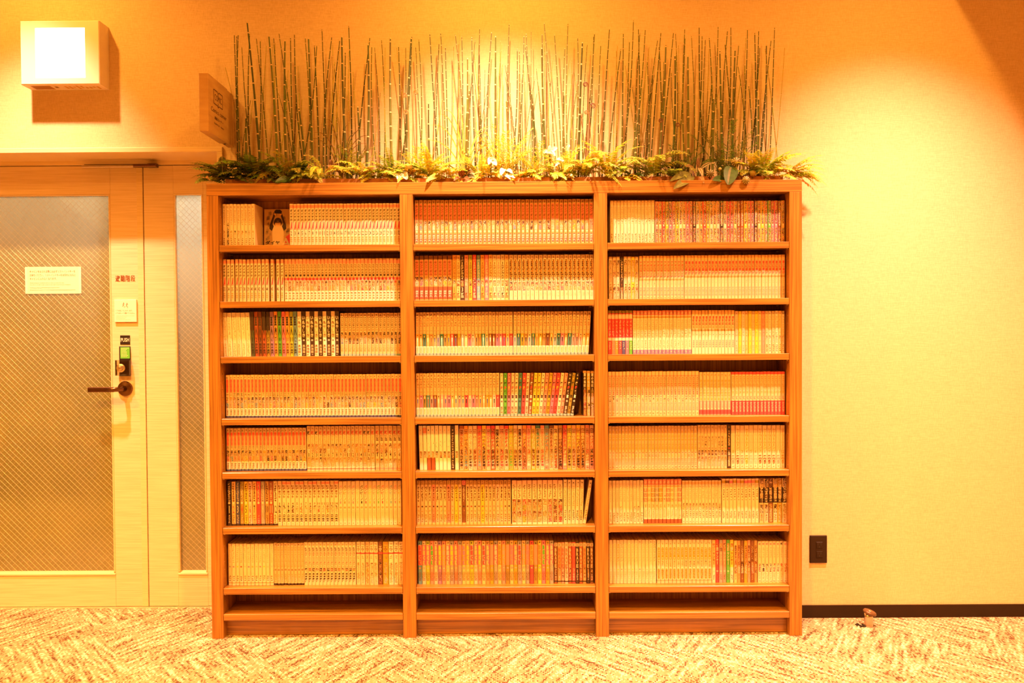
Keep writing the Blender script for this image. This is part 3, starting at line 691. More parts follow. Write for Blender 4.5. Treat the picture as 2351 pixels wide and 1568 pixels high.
@sty('dag', 'yellowish comic with handwritten dark title')
def _(i, r):
    b = 'cd'
    if i in (4, 8): b = 'sal'
    if i in (10, 17): b = 'y'
    if i == 12: b = 'br'
    if i in (21,): b = 'lp'
    fg = 'cr' if i == 12 else 'br'
    return b, [('b', 0, .10, 'tan' if i != 12 else 'pk'), ('m', .01, .09, 'br', 2), ('m', .13, .42, fg, 6), ('t', .13, .42, 'だがし', fg, 0) if 0 else ('m', .14, .48, fg, 5), ('c', .59, .36, r.choice('rb dk br y sal'.split())), ('m', .66, .72, 'tan', 1), ('m', .76, .94, 'br', 4), ('b', .96, 1, 'oc')]
@sty('wide', 'wide pink-topped comic with standing figures')
def _(i, r): return 'cr', [('b', 0, .08, 'lp'), ('m', .09, .40, 'br', 8), ('a', .43, .96, 'red' if i not in (3, 6) else 'pale', 1), ('b', .965, 1, 'w')]
@sty('slim', 'slim cream comic with brown print')
def _(i, r): return 'cr', [('m', .04, .09, 'dk', 1), ('m', .14, .60, 'tan', 10), ('m', .68, .92, 'dk', 6), ('c', .96, .15, 'cd')]
BK = 'r:bl oc:cr oc:yg g:sal oc:lp y:pu gy:sal lp:oc y:gy oc:sal pk:gy pu:oc y:oc r:yg oc:lp y:sal r:oc oc:tan sal:gold lp:gy ol:oc gy:sal sal:ol pk:oc oc:gold r:gy gy:oc pk:gy ol:r sal:ol ol:y g:pk oc:gold lp:gy'.split()
@sty('beck', 'comic with big block letters')
def _(i, r):
    fg, b = BK[i].split(':'); return b, [('b', 0, .09, b), ('m', .02, .08, 'dk', 1), ('b', .09, .56, 'o' if fg in ('gy', 'ol', 'pu') else ('gy' if fg in ('r',) and i else ('pk' if fg in ('oc', 'lp') else 'sal'))), ('t', .10, .56, 'BECK', fg, .07), ('c', .625, .42, fg), ('c', .625, .3, 'cr'), ('nw', .625, .04, 'dk'), ('t', .71, .92, 'ハロルド作石', 'br', .01)]
EX = _cyc('br tan sal lp rb r dk rb tan dk br')
@sty('ex', 'comic with earthy shaded spine')
def _(i, r):
    b = EX[i]; return b, [('b', .02, .10, 'cd'), ('l', .035, .09, 'EX', 'k', .8), ('t', .14, .62, 'BRAVE', 'cd' if b in ('dk', 'br', 'rb') else 'rb', 0), ('a', .60, .85, 'warm' if i % 2 else 'dark', .8), ('m', .76, .92, 'cr', 4), ('b', .93, .96, 'dk')]
@sty('whi', 'pale cream comic with beige head')
def _(i, r): return 'cr', [('b', 0, .11, 'cd'), ('c', .05, .28, 'tan'), ('m', .14, .55, 'cd', 8), ('s', .4, .7, 'br') if i % 4 == 1 else ('m', .4, .5, 'cd', 2), ('m', .76, .98, 'br', 5)]
BU = _cyc('sal oc r yg pu sal yg cr oc pk sal dk cr o r yg cr oc lp dk cr r pk oc br rb y sal pk dk oc y sal g pk pk br oc')
@sty('busy', 'busy multicoloured comic with white disc')
def _(i, r): return BU[i], [('a', 0, .55, 'busy', 1), ('b', .0, .08, BU[i]), ('m', .22, .54, 'dk' if BU[i] not in ('dk', 'br', 'rb') else 'cr', 8), ('c', .575, .34, 'cr'), ('a', .64, 1, 'busy', 1), ('m', .66, .80, 'dk', 4)]
@sty('sh', 'shaded yellow comic with faint lettering')
def _(i, r): return ('dk' if i == 3 else ('y' if i == 6 else 'cd')), [('a', .08, .60, 'pale' if i != 3 else 'dark', 1), ('m', .10, .50, 'oc' if i != 3 else 'cr', 7), ('m', .63, .80, 'br', 3), ('a', .72, 1, 'pale', 1)]
@sty('ao', 'cream comic with red kana title')
def _(i, r): return 'cd', [('b', 0, .10, 'oc'), ('t', .125, .515, 'アオハライド', 'r', .02), ('b', .53, .575, 'tan'), ('c', .60, .18, 'tan'), ('c', .635, .18, r.choice('ol k pk gold tan'.split())), ('c', .67, .18, 'tan'), ('t', .72, .92, '咲坂伊緒', 'gy', 0), ('m', .95, .985, 'tan', 1)]
@sty('kim', 'narrow cream comic with red four-character title')
def _(i, r): return 'cd', [('b', 0, .10, 'oc'), ('t', .13, .45, '君に届け', 'r', .03), ('b', .47, .515, 'tan'), ('c', .55, .16, 'tan'), ('c', .59, .16, r.choice('ol k pk y tan'.split())), ('c', .63, .16, 'tan'), ('t', .72, .93, '椎名軽穂', 'gy', 0)]
RD = _cyc('r sal ol r nv pk g')
@sty('redt', 'comic with red block title and coloured foot')
def _(i, r): return 'lp', [('b', 0, .06, 'ol'), ('b', .06, .08, 'r'), ('b', .19, .62, 'r'), ('m', .22, .60, 'lp', 5), ('b', .64, .68, 'cr'), ('b', .69, 1, RD[i]), ('m', .72, .9, 'cr', 4)]
@sty('cc', 'cream comic with red head block and dark foot')
def _(i, r): return 'cr', [('b', 0, .115, 'sal'), ('t', .02, .10, 'の', 'cr', .05), ('b', .13, .175, 'tan'), ('m', .20, .55, 'cd', 7), ('n', .60, .05, 'tan'), ('m', .67, .86, 'cd', 5), ('b', .905, 1, 'pu'), ('m', .92, .98, 'cr', 1)]
@sty('ore', 'cream comic with three red title blocks')
def _(i, r): return 'cr', [('b', 0, .10, 'oc'), ('t', .125, .35, '俺物語', 'r', .06), ('t', .36, .415, '!!', 'sal', .02), ('b', .44, .485, 'tan'), ('c', .52, .2, 'lp'), ('c', .565, .2, r.choice('dk r gold tan'.split())), ('c', .61, .2, 'lp'), ('t', .68, .86, '河原和音', 'gy', 0)]
PE = _cyc('lp y lp oc y cd y oc sal cd cr cd cr oc cr')
@sty('pea', 'pale peach comic with small diamond or sketch')
def _(i, r): return PE[i], [('l', .03, .08, 'ん', 'br', .6), ('m', .11, .60, 'oc', 8)]+([('c', .71, .30, 'br'), ('c', .71, .18, 'cr'), ('m', .80, .95, 'oc', 4)] if i < 9 else [('a', .58, .76, 'pale', .8), ('m', .78, .96, 'br', 4)])
@sty('swi', 'cream comic with red kana title')
def _(i, r): return 'cd', [('b', .09, .115, 'sal'), ('t', .13, .535, 'スイッチガール!!', 'r', .02), ('c', .57, .40, r.choice('dk br g r tan ol k'.split())), ('nw', .57, .04, 'cr'), ('a', .605, .69, 'warm', .8), ('t', .70, .89, 'あいだ夏波', 'gy', 0), ('m', .92, .98, 'tan', 1)]
@sty('kira', 'narrow cream comic with red foot block')
def _(i, r): return 'cd', [('m', .03, .11, 'tan', 1), ('t', .17, .66, 'きょうのキラ君', 'o', .02), ('b', .67, 1, 'sal'), ('t', .69, .87, 'みきもと凜', 'cr', .0), ('b', .88, .98, 'r')]
@sty('hot', 'cream comic with red head and red foot blocks')
def _(i, r): return 'cd', [('b', 0, .06, 'r'), ('t', .09, .42, 'ホタルノヒカリ', 'tan', .02), ('n', .47, .05, 'gold'), ('l', .56, .64, 'KC', 'r', .7), ('b', .67, 1, 'r'), ('t', .70, .93, 'ひうらさとる', 'lp', .01)]
@sty('chi', 'narrow tan comic with gold vertical title')
def _(i, r): return 'cd', [('m', .02, .07, 'tan', 1), ('t', .10, .56, 'ちはやふる', 'gold', .01), ('c', .625, .26, 'r'), ('l', .66, .72, 'KC', r.choice('r g dk sal gold'.split()), .7), ('t', .75, .92, '末次由紀', 'sal', 0), ('m', .94, .98, 'br', 1)]
@sty('head', 'pale comic with dark-haired portrait')
def _(i, r): return 'cd' if i != 9 else 'dk', [('m', .02, .10, 'tan', 1), ('m', .12, .45, 'oc', 6), ('a', .25, .48, 'dark' if i in (2, 3, 6, 7) else 'pale', .8), ('n', .535, .045, 'r'), ('a', .58, .70, 'dark', .95), ('a', .72, .95, 'pale', .9)]
@sty('sail', 'wide pale comic with slanted numeral')
def _(i, r): return 'cr', [('t', .07, .56, 'セーラームーン', _cyc('lp tan lp gold lp lp tan gold tan tan lp oc')[i], .0), ('n', .61, .075, 'tan'), ('t', .69, .91, '武内直子', _cyc('sal br sal gold lp lp br br br rb sal tan')[i], .02), ('m', .94, .97, 'tan', 1)]
@sty('pl2', 'plain pale comic with tiny brown print')
def _(i, r): return 'cr', [('m', .06, .50, 'cd', 9)]+([('a', .60, .72, 'pale', .8)] if i in (3, 7, 8) else [])+[('m', .74, .96, 'br', 5)]
@sty('pink', 'pink-headed comic with chunky title blocks')
def _(i, r):
    q = _cyc('sal oc tan gy gold lp sal oc lp sal')[i]
    return 'cr', [('b', 0, .125, 'sal'), ('t', .02, .11, 'の', 'cr', .05), ('b', .14, .18, 'oc'), ('b', .20, .29, q), ('b', .31, .40, q), ('b', .42, .51, q), ('m', .20, .51, 'cr', 3), ('n', .60, .07, 'tan'), ('m', .68, .88, 'oc', 6), ('b', .905, 1, 'rb')]
@sty('gir', 'cream comic with tiny girls drawn mid-spine')
def _(i, r): return 'cr', [('b', .03, .09, 'oc'), ('m', .13, .42, 'cd', 6), ('c', .43, .22, r.choice('cd gy lp gold'.split())), ('a', .53, .69, 'warm' if i % 2 else 'red', .75), ('t', .72, .87, '日日日日', 'tan', 0) if 0 else ('m', .71, .88, 'br', 4), ('m', .95, .97, 'br', 1)]
@sty('lit', 'cream comic with handwritten brown title')
def _(i, r): return 'cr', [('b', .04, .10, r.choice('pk br gold sal'.split())), ('m', .13, .21, 'tan', 2), ('m', .22, .43, 'br', 4), ('c', .475, .2, 'rb'), ('m', .73, .90, 'rb', 5), ('c', .955, .2, 'cd')]
@sty('drk', 'wide brownish comic with black label')
def _(i, r): return _cyc('cd cd br oc gold cr')[i], [('a', 0, .45, 'dark' if i in (0, 1, 2, 5) else 'pale', 1), ('b', .20, .55, 'dk'), ('m', .21, .54, 'cr', 6), ('a', .58, .98, 'pale', .9), ('m', .8, .95, 'tan', 3)]
@sty('lion', 'pale cream comic with small disc')
def _(i, r): return 'cr', [('l', .03, .07, 'YA', 'k' if i in (8, 11, 12) else 'cd', .5), ('t', .08, .50, '3月のライオン', _cyc('oc oc gold sal oc oc oc oc lp oc oc oc tan')[i], 0), ('c', .68, .32, _cyc('lp lp y sal cd cd y lp pk cd cd lp oc')[i]), ('t', .72, .97, '羽海野チカ', 'cd', 0)]
@sty('pill', 'cream comic with gold pill title')
def _(i, r): return 'cr', [('m', .06, .11, 'tan', 1), ('p', .17, .46, 'gold'), ('m', .18, .36, 'cr', 4), ('c', .42, .3, 'cr'), ('a', .48, .63, 'warm', .55), ('p', .66, .91, 'o'), ('m', .68, .89, 'rb', 6), ('b', .925, .945, 'tan'), ('b', .95, .98, 'cd')]
YN = _cyc('oc r gy sal g y')
@sty('rain', 'comic with cartoon head')
def _(i, r): return YN[i], [('a', .08, .26, 'warm', 1), ('t', .28, .58, 'ヤンキー', 'br' if i in (0, 5) else 'lp', .02), ('b', .64, 1, 'cr' if i in (0, 5) else YN[i]), ('c', .73, .40, 'cr'), ('c', .73, .22, YN[i]), ('m', .80, .93, 'br', 3)]
@sty('omb', 'narrow orange-brown comic with shaded picture')
def _(i, r): return _cyc('oc tan br gold sal br tan')[i], [('a', .12, .5, 'warm', .9), ('m', .1, .42, 'br', 6), ('a', .5, .78, 'warm', 1), ('n', .69, .06, 'oc'), ('m', .76, .93, 'tan', 4)]
@sty('me', 'cream comic with pink label')
def _(i, r): return 'cr', [('l', .035, .09, 'ME', 'pk' if i not in (6,) else 'k', .9), ('m', .14, .40, 'cd', 5), ('a', .54, .74, 'dark' if i in (1, 3, 5) else 'red', .85), ('m', .76, .92, 'cd', 4), ('m', .95, .98, 'br', 1)]

DEPTH = {'s': .113, 'b': .127}
BAYN = ['left', 'middle', 'right']
X0C = [470, 920, 1370]; Y0C = [420, 570, 700, 830, 960, 1085, 1215]; KC = 4.798
# bay, row, style, count, crop x start, crop x end, crop y of the head, tilt start/end (deg), first volume
SEG = [
 (0, 0, 'kc', 9, 195, 553, 232, 0, 0, 1), (0, 0, 'dia', 31, 935, 2155, 226, 0, 0, 2),
 (0, 1, 'dia', 15, 200, 872, 120, 0, 0, 33), (0, 1, 'sev', 32, 878, 2160, 113, 0, 0, 1),
 (0, 2, 'dea', 6, 205, 508, 85, -1.7, -1.7, 1), (0, 2, 'ajin', 12, 508, 1022, 74, -1.4, -.8, 1), (0, 2, 'inu', 10, 1022, 1482, 70, -.5, 0, 1), (0, 2, 'one', 16, 1492, 2168, 88, 0, 0, 1),
 (0, 3, 'nar', 49, 230, 2172, 143, 0, 0, 1),
 (0, 4, 'nar', 22, 238, 1118, 108, 0, 0, 50), (0, 4, 'saki', 17, 1123, 1873, 86, 0, 0, 1), (0, 4, 'sakg', 6, 1876, 2168, 82, 0, 0, 1),
 (0, 5, 'big', 12, 248, 800, 97, 0, 0, 1), (0, 5, 'hina', 14, 802, 1473, 92, 0, 0, 1), (0, 5, 'bam', 15, 1475, 2168, 92, 0, 0, 1),
 (0, 6, 'plain', 12, 255, 758, 160, 0, 0, 1), (0, 6, 'nev', 9, 760, 1094, 152, 0, 0, 1), (0, 6, 'eva', 14, 1096, 1665, 143, 0, 0, 1), (0, 6, 'ema', 10, 1668, 2188, 138, 0, 0, 1),
 (1, 0, 'king', 42, 152, 2122, 182, 0, 0, 1),
 (1, 1, 'kin2', 8, 152, 565, 80, 0, 0, 43), (1, 1, 'gold', 14, 567, 1190, 72, 0, 0, 1), (1, 1, 'terra', 20, 1193, 2127, 70, 0, 0, 1),
 (1, 2, 'gin', 28, 165, 1235, 78, 0, 0, 1), (1, 2, 'gin', 21, 1237, 2070, 72, .6, 3.6, 29),
 (1, 3, 'gin', 24, 168, 1088, 128, 0, 0, 50), (1, 3, 'ans', 21, 1092, 1905, 125, .2, 8.5, 1), (1, 3, 'kimi', 3, 2008, 2132, 102, 0, 0, 1),
 (1, 4, 'line', 10, 205, 640, 82, -1.2, -.2, 1), (1, 4, 'mug', 30, 645, 2130, 80, 0, 0, 1),
 (1, 5, 'dag', 25, 175, 1215, 85, 0, 0, 1), (1, 5, 'wide', 10, 1222, 1787, 84, 0, 0, 1), (1, 5, 'slim', 5, 1790, 2008, 78, .2, 1.6, 1), (1, 5, 'slim', 1, 2006, 2042, 80, 8.6, 8.6, 6),
 (1, 6, 'beck', 34, 190, 1685, 128, 0, 0, 1), (1, 6, 'ex', 11, 1688, 2125, 143, 0, 0, 1),
 (2, 0, 'whi', 13, 148, 640, 192, 0, 0, 1), (2, 0, 'busy', 38, 645, 2072, 198, 0, 0, 1),
 (2, 1, 'sh', 8, 133, 462, 92, 0, 0, 1), (2, 1, 'ao', 13, 468, 962, 82, 0, 0, 1), (2, 1, 'kim', 30, 966, 2075, 74, 0, 0, 1),
 (2, 2, 'redt', 7, 124, 395, 62, 0, 0, 1), (2, 2, 'cc', 16, 398, 1044, 60, 0, 0, 1), (2, 2, 'ore', 13, 1048, 1520, 58, 0, 0, 1), (2, 2, 'pea', 15, 1524, 2074, 66, 0, 0, 1),
 (2, 3, 'swi', 25, 126, 1128, 108, 0, 0, 1), (2, 3, 'kira', 9, 1132, 1480, 116, 0, 0, 1), (2, 3, 'hot', 15, 1484, 2074, 112, 0, 0, 1),
 (2, 4, 'chi', 27, 130, 1108, 86, 0, 0, 1), (2, 4, 'head', 10, 1111, 1476, 76, 0, 0, 1), (2, 4, 'sail', 12, 1479, 2074, 78, 0, 0, 1),
 (2, 5, 'pl2', 10, 133, 515, 86, 0, 0, 1), (2, 5, 'pink', 10, 518, 936, 74, 0, 0, 1), (2, 5, 'gir', 12, 940, 1374, 86, 0, 0, 1), (2, 5, 'lit', 10, 1380, 1788, 66, 0, 0, 1), (2, 5, 'drk', 6, 1792, 2096, 64, 0, 0, 1),
 (2, 6, 'lion', 13, 136, 656, 118, 0, 0, 1), (2, 6, 'pill', 14, 662, 1268, 116, 0, 0, 1), (2, 6, 'rain', 6, 1270, 1508, 116, 0, 0, 1), (2, 6, 'omb', 7, 1512, 1772, 124, 0, 0, 1), (2, 6, 'me', 8, 1776, 2098, 132, 0, 0, 1),
]
DIA2 = [200, 245, 285, 335, 378, 418, 460, 500, 543, 582, 627, 668, 725, 788, 833]
SETB = .042
TALL = {'dea', 'ajin', 'inu', 'king', 'kin2', 'gold', 'terra', 'line', 'mug', 'big', 'hina', 'bam', 'saki', 'sakg', 'plain', 'eva', 'ema', 'dag', 'wide', 'slim', 'beck', 'ex', 'lit', 'drk', 'lion', 'pill', 'rain', 'kimi'}
def col(k): return c_[k]
def jit(c, r, a=.05):
    f = 1+r.uniform(-a, a); return tuple(min(.9, x*f) for x in c)
def build_book(w_, h, d, style, i, vol, r):
    """cover, printed spine, numeral and page block of one comic; local origin at the foot of the spine, y runs back"""
    base, els = STY[style][0](i, r)
    cv, pr, nm = MB(), MB(), MB()
    e = min(.0021, w_*.15); hw = w_/2
    # spine in horizontal bands
    cuts = {0.0, 1.0}
    bands = [q for q in els if q[0] == 'b']; arts = [q for q in els if q[0] == 'a']
    for q in bands: cuts.add(q[1]); cuts.add(q[2])
    cuts = sorted(cuts); bc_ = jit(col(base), r)
    for a, b in zip(cuts, cuts[1:]):
        cc = bc_; mid = (a+b)/2
        for q in bands:
            if q[1] <= mid <= q[2]: cc = col(q[3])
        z1, z0 = h*(1-a), h*(1-b)
        X = [(-hw, d, ), (-hw, e), (-hw+e, 0), (hw-e, 0), (hw, e), (hw, d)]
        for p, q in zip(X, X[1:]): cv.face([(p[0], p[1], z0), (q[0], q[1], z0), (q[0], q[1], z1), (p[0], p[1], z1)], cc)
    t = .0007                                # inside faces so the cover has thickness
    for s in (-1, 1): cv.face([(s*(hw-t), d, 0), (s*(hw-t), e, 0), (s*(hw-t), e, h), (s*(hw-t), d, h)][::s], (.7, .6, .4))
    for s in (-1, 1): cv.face([(s*hw, e, h), (s*hw, d, h), (s*(hw-t), d, h), (s*(hw-t), e, h)][::-s], bc_)
    cv.face([(-hw+e, 0, h), (hw-e, 0, h), (hw-t, e, h), (-hw+t, e, h)], bc_)
    cv.face([(-hw+e, 0, 0), (-hw+t, e, 0), (hw-t, e, 0), (hw-e, 0, 0)], bc_)
    pg = (hw-t-.0001, e+.0002, d-.003, .0012, h-.0016)
    y0, y1, y2 = -.00012, -.00022, -.00032; iw = (hw-e)*1.9
    for q in els:
        k = q[0]
        if k == 'a':
            pal = [col(x) for x in PAL[q[3]]]; nx = 5; nz = max(3, int((q[2]-q[1])*h/.0024)); ww = iw*q[4]
            key = r.choice(pal); hair = col(r.choice(HAIR[q[3]])); skin = col(r.choice(('oc', 'cd', 'lp'))); tall = (q[2]-q[1])*h > .075
            for iz in range(nz):
                t = iz/nz if not tall else (iz/nz*2) % 1.0
                for ix in range(nx):
                    rim = ix in (0, nx-1)
                    if q[4] < .9 and (rim and r.random() < .55 or r.random() < .12): continue
                    cc = hair if t < .22 or (t < .48 and rim) else (skin if t < .48 else key)
                    if q[3] == 'busy' or r.random() < .30: cc = r.choice(pal)
                    xa = -ww/2+ww*ix/nx+(r.uniform(-.09, .09)*ww if ix else 0); xb = -ww/2+ww*(ix+1)/nx
                    za = h*(1-q[1])-(q[2]-q[1])*h*iz/nz; zb = h*(1-q[1])-(q[2]-q[1])*h*(iz+1)/nz
                    dz = r.uniform(-.35, .35)*(za-zb) if 0 < iz < nz-1 else 0
                    pr.face([(xa, y0, zb), (xb, y0, zb+dz), (xb, y0, za), (xa, y0, za)], jit(tuple(x*.78 for x in cc), r, .25))
        elif k == 't': vertical(pr, q[3], iw*.95, h*(1-q[1]), h*(1-q[2]), y2, col(q[4]), q[5]+.02)
        elif k == 'n': 
            s = str(vol); q_ = .13 if s == '1' else (.28 if len(s) == 1 else .48); put(nm, s, -iw*q_, iw*q_, h*(1-q[1]-q[2]/2), h*(1-q[1]+q[2]/2), y2-.0001, col(q[3]), .01)
        elif k == 'nw':
            s = str(vol); q_ = .06 if s == '1' else (.12 if len(s) == 1 else .24); put(nm, s, -iw*q_, iw*q_, h*(1-q[1]-q[2]/2), h*(1-q[1]+q[2]/2), y2-.0001, col(q[3]), .02)
        elif k == 'c': disc(pr, iw*q[2], h*(1-q[1]), y1-.00002*els.index(q), col(q[3]), 12)
        elif k == 'm': marks(pr, iw*.95, h*(1-q[1]), h*(1-q[2]), y2, col(q[3]), q[4], r.randint(0, 9999))
        elif k == 'l': put(pr, q[3], -iw*q[5]/2, iw*q[5]/2, h*(1-q[2]), h*(1-q[1]), y2, col(q[4]), .02)
        elif k == 'w':
            a, b = h*(1-q[1]), h*(1-q[2]); pr.face([(-iw/2, y1, b), (iw/2, y1, b), (iw/2, y1, a), (iw*.1, y1, a)], col(q[3]))
            pr.face([(-iw*.12, y2, b), (iw*.15, y2, b), (iw*.22, y2, b+(a-b)*.18), (iw*.02, y2, b+(a-b)*.18)], col('cr'))
        elif k == 'p':
            a, b = h*(1-q[1]), h*(1-q[2]); rr_ = iw*.45; pts = []
            for t_ in range(7): an = math.pi*t_/6; pts.append((rr_*math.cos(an), y1, a-rr_+rr_*math.sin(an)))
            for t_ in range(7): an = math.pi+math.pi*t_/6; pts.append((rr_*math.cos(an), y1, b+rr_+rr_*math.sin(an)))
            pr.face(pts, col(q[3]))
        elif k == 'f':                           # a little standing figure: head, trunk, legs
            a, b = h*(1-q[1]), h*(1-q[2]); hh = a-b; cc = col(q[3]); sk = col('oc')
            disc(pr, iw*.22, a-hh*.16, y1, sk, 10, 0, hh*.10); pr.face([(-iw*.24, y2, a-hh*.13), (iw*.24, y2, a-hh*.13), (iw*.16, y2, a-hh*.02), (-iw*.16, y2, a-hh*.02)], col(r.choice(['dk', 'br', 'w', 'y', 'k'])))
            pr.face([(-iw*.22, y1, b+hh*.36), (iw*.22, y1, b+hh*.36), (iw*.28, y1, a-hh*.28), (-iw*.28, y1, a-hh*.28)], cc)
            for s in (-1, 1): pr.face([(s*iw*.12-iw*.07, y1, b), (s*iw*.12+iw*.07, y1, b), (s*iw*.12+iw*.08, y1, b+hh*.36), (s*iw*.12-iw*.08, y1, b+hh*.36)], jit(cc, r, .4))
        elif k == 's':                           # loose ink drawing
            for _ in range(7):
                za = h*(1-r.uniform(q[1], q[2])); xa = r.uniform(-.45, .3)*iw; dx_, dz_ = r.uniform(.1, .4)*iw, r.uniform(-.014, .014)
                pr.face([(xa, y1, za), (min(iw/2, xa+dx_), y1, za+dz_), (min(iw/2, xa+dx_), y1, za+dz_+.0012), (xa, y1, za+.0016)], col(q[3]))
    return cv, pr, nm, pg
SHELFN = ['top shelf', 'second shelf', 'third shelf', 'fourth shelf', 'fifth shelf', 'sixth shelf', 'seventh shelf']
def ordn(n):
    return f"{n}{'th' if 10 <= n % 100 <= 20 else {1: 'st', 2: 'nd', 3: 'rd'}.get(n % 10, 'th')}"
LIST = []; count = {}
for si, (bay, row, st, n_, xa, xb, yt, ta, tb, v0) in enumerate(SEG):
    Y = SETB; zs = SH[row]
    XA = X0C[bay]+xa/KC; XBp = X0C[bay]+xb/KC; ym = Y0C[row]+(yt+250)/KC
    wxa, wxb = U(XA, ym, Y)[0], U(XBp, ym, Y)[0]
    ztop = U((XA+XBp)/2, Y0C[row]+yt/KC, Y)[1]; hh = ztop-zs
    if ta or tb: hh *= 1.0
    for i in range(n_):
        r = random.Random(si*1000+i)
        if si == 2:
            a = U(470+DIA2[i]/KC, ym, Y)[0]; b = a+.0132
        else:
            a = wxa+(wxb-wxa)*i/n_; b = wxa+(wxb-wxa)*(i+1)/n_
        if st == 'ema':
            wts = [48, 50, 50, 46, 48, 50, 66, 56, 52, 54]; T = sum(wts); a = wxa+(wxb-wxa)*sum(wts[:i])/T; b = wxa+(wxb-wxa)*sum(wts[:i+1])/T
        tilt = ta+(tb-ta)*(i/(n_-1) if n_ > 1 else 0)
        wbk = (b-a)*math.cos(math.radians(tilt))*r.uniform(.905, .950)-.0001
        vol = v0+i
        if st == 'dia' and v0 == 2 and vol in (27, 28): vol = 55-vol
        count[(bay, row)] = count.get((bay, row), 0)+1
        LIST.append(dict(seg=si, bay=bay, row=row, st=st, i=(i if st != 'nar' else v0-1+i), vol=vol, x=(a+b)/2, w=wbk, h=hh*r.uniform(.994, 1.0), tilt=tilt,
                         y=Y+r.uniform(-.0012, .0022), z=zs+.0003, r=r, ord=count[(bay, row)], area=wbk*hh))
# the three hundred spines that show largest are separate comics, the thinner remainder is one mass
segarea = {}
for b in LIST: segarea.setdefault(b['seg'], []).append(b['area'])
rank = sorted(segarea, key=lambda s: -sum(segarea[s])/len(segarea[s])); keep = set(); tot = 0
for s in rank:
    if tot+len(segarea[s]) <= 299: keep.add(s); tot += len(segarea[s])
mass_c, mass_p, mass_g = MB(), MB(), MB()
COLN = dict(w='white', cr='cream', cd='pale tan', y='yellow', o='orange', oc='light orange', sal='salmon', r='red', pk='pink', br='brown', dk='dark brown', k='black', g='green', yg='lime', ol='olive', teal='teal', bl='blue-grey', nv='navy', pu='purple', gy='grey', tan='tan', rb='rust', lp='pale pink', gold='golden', dg='dark green', lb='pale blue')
for b in LIST:
    d = .113 if b['st'] not in TALL else .120
    th_ = math.radians(b['tilt']); lift = b['w']/2*abs(math.sin(th_))
    cv, pr, nm, pg = build_book(b['w'], b['h'], d, b['st'], b['i'], b['vol'], b['r'])
    if b['seg'] in keep:
        base = STY[b['st']][0](b['i'], random.Random(1))[0]; desc = STY[b['st']][1]
        words = desc.split()
        if desc.startswith('comic'): desc = COLN[base]+' '+desc
        lab = f"{desc}, {ordn(b['ord'])} from left on {BAYN[b['bay']]} bay's {SHELFN[b['row']]}"
        if len(lab.split()) > 16: print('LONG', lab)
        o = obj('comic_book', cv, cover_m, None, colour=True, loc=(b['x'], b['y'], b['z']+lift), rot=(0, th_, 0))
        tag(o, lab, 'book', f"{STY[b['st']][1]}s in one run on the {BAYN[b['bay']]} bay's {SHELFN[b['row']]}")
        m = MB(); m.box(-pg[0], pg[0], pg[1], pg[2], pg[3], pg[4]); obj('page_block', m, page_m, o)
        if pr.f: obj('spine_print', pr, ink_m, o, colour=True)
        if nm.f: obj('volume_number', nm, ink_m, o, colour=True)
    else:
        M = Matrix.Translation((b['x'], b['y'], b['z']+lift)) @ Matrix.Rotation(th_, 4, 'Y')
        m = MB(); m.box(-pg[0], pg[0], pg[1], pg[2], pg[3], pg[4], (.6, .46, .26))
        for src, dst in ((cv, mass_c), (m, mass_g), (pr, mass_p), (nm, mass_p)):
            nb = len(dst.v); dst.v += [tuple(M @ Vector(p)) for p in src.v]
            dst.f += [tuple(k+nb for k in f) for f in src.f]; dst.c += src.c
mo = obj('comic_book_rows', mass_c, cover_m, None, colour=True); mo['kind'] = 'stuff'
tag(mo, 'rows of thinner comics tightly packed along the shelves of the bookcase', 'books')
obj('page_blocks', mass_g, page_m, mo, kind='stuff'); obj('spine_prints', mass_p, ink_m, mo, colour=True, kind='stuff')

# the comic standing face out on the top shelf: plain generic picture in place of the printed one
x0, _ = U(470+655/KC, 520, .145); x1, z1 = U(470+945/KC, 420+287/KC, .145)
fo = thing('comic_book', 'comic turned face out beside the white ones on the top left shelf', 'book', ((x0+x1)/2+.002, .140, SH[0]+.0004))
hw, hh = .057, z1-SH[0]; fo.rotation_euler = (math.radians(-3.0), 0, 0)
obj('page_block', B(-hw+.002, hw-.002, .0012, .011, .001, hh-.002), page_m, fo)
m = MB(); m.box(-hw, hw, 0, .0008, 0, hh, (.62, .42, .20)); m.box(-hw, hw, .0115, .0122, 0, hh, (.62, .42, .20)); m.box(-hw-.0008, -hw, 0, .0122, 0, hh, (.62, .42, .20))
obj('cover', m, cover_m, fo, colour=True)
m = MB(); y = -.0003; rr = random.Random(6)
def poly2(pts, c, yy): m.face([(px*hw, yy, pz*hh) for px, pz in pts], c)
for k in range(60):                       # mottled grey and tan ground
    a, b, q = rr.uniform(-.95, .75), rr.uniform(.05, .88), rr.uniform(.10, .25)
    poly2([(a, b), (min(1, a+q), b+q*.1), (min(1, a+q*.8), min(1, b+q*.5)), (a, min(1, b+q*.4))], jit((.50, .36, .19), rr, .35), y)
poly2([(-.34, .03), (.36, .03), (.44, .42), (.40, .54), (.16, .60), (-.16, .60), (-.42, .54), (-.44, .42)], (.70, .54, .34), y-.0001)
poly2([(-.62, .50), (-.44, .44), (-.30, .56), (-.40, .62), (-.20, .84), (-.30, .89), (-.60, .60)], c_['dk'], y-.0002)
poly2([(.62, .50), (.44, .44), (.30, .56), (.40, .62), (.20, .84), (.30, .89), (.60, .60)], c_['dk'], y-.0002)
poly2([(-.30, .86), (-.16, .82), (-.12, .90), (-.24, .93)], c_['oc'], y-.0003); poly2([(.30, .86), (.16, .82), (.12, .90), (.24, .93)], c_['oc'], y-.0003)
poly2([(-.24, .89), (.26, .88), (.30, .94), (.16, .985), (-.14, .985), (-.26, .95)], c_['k'], y-.0004)
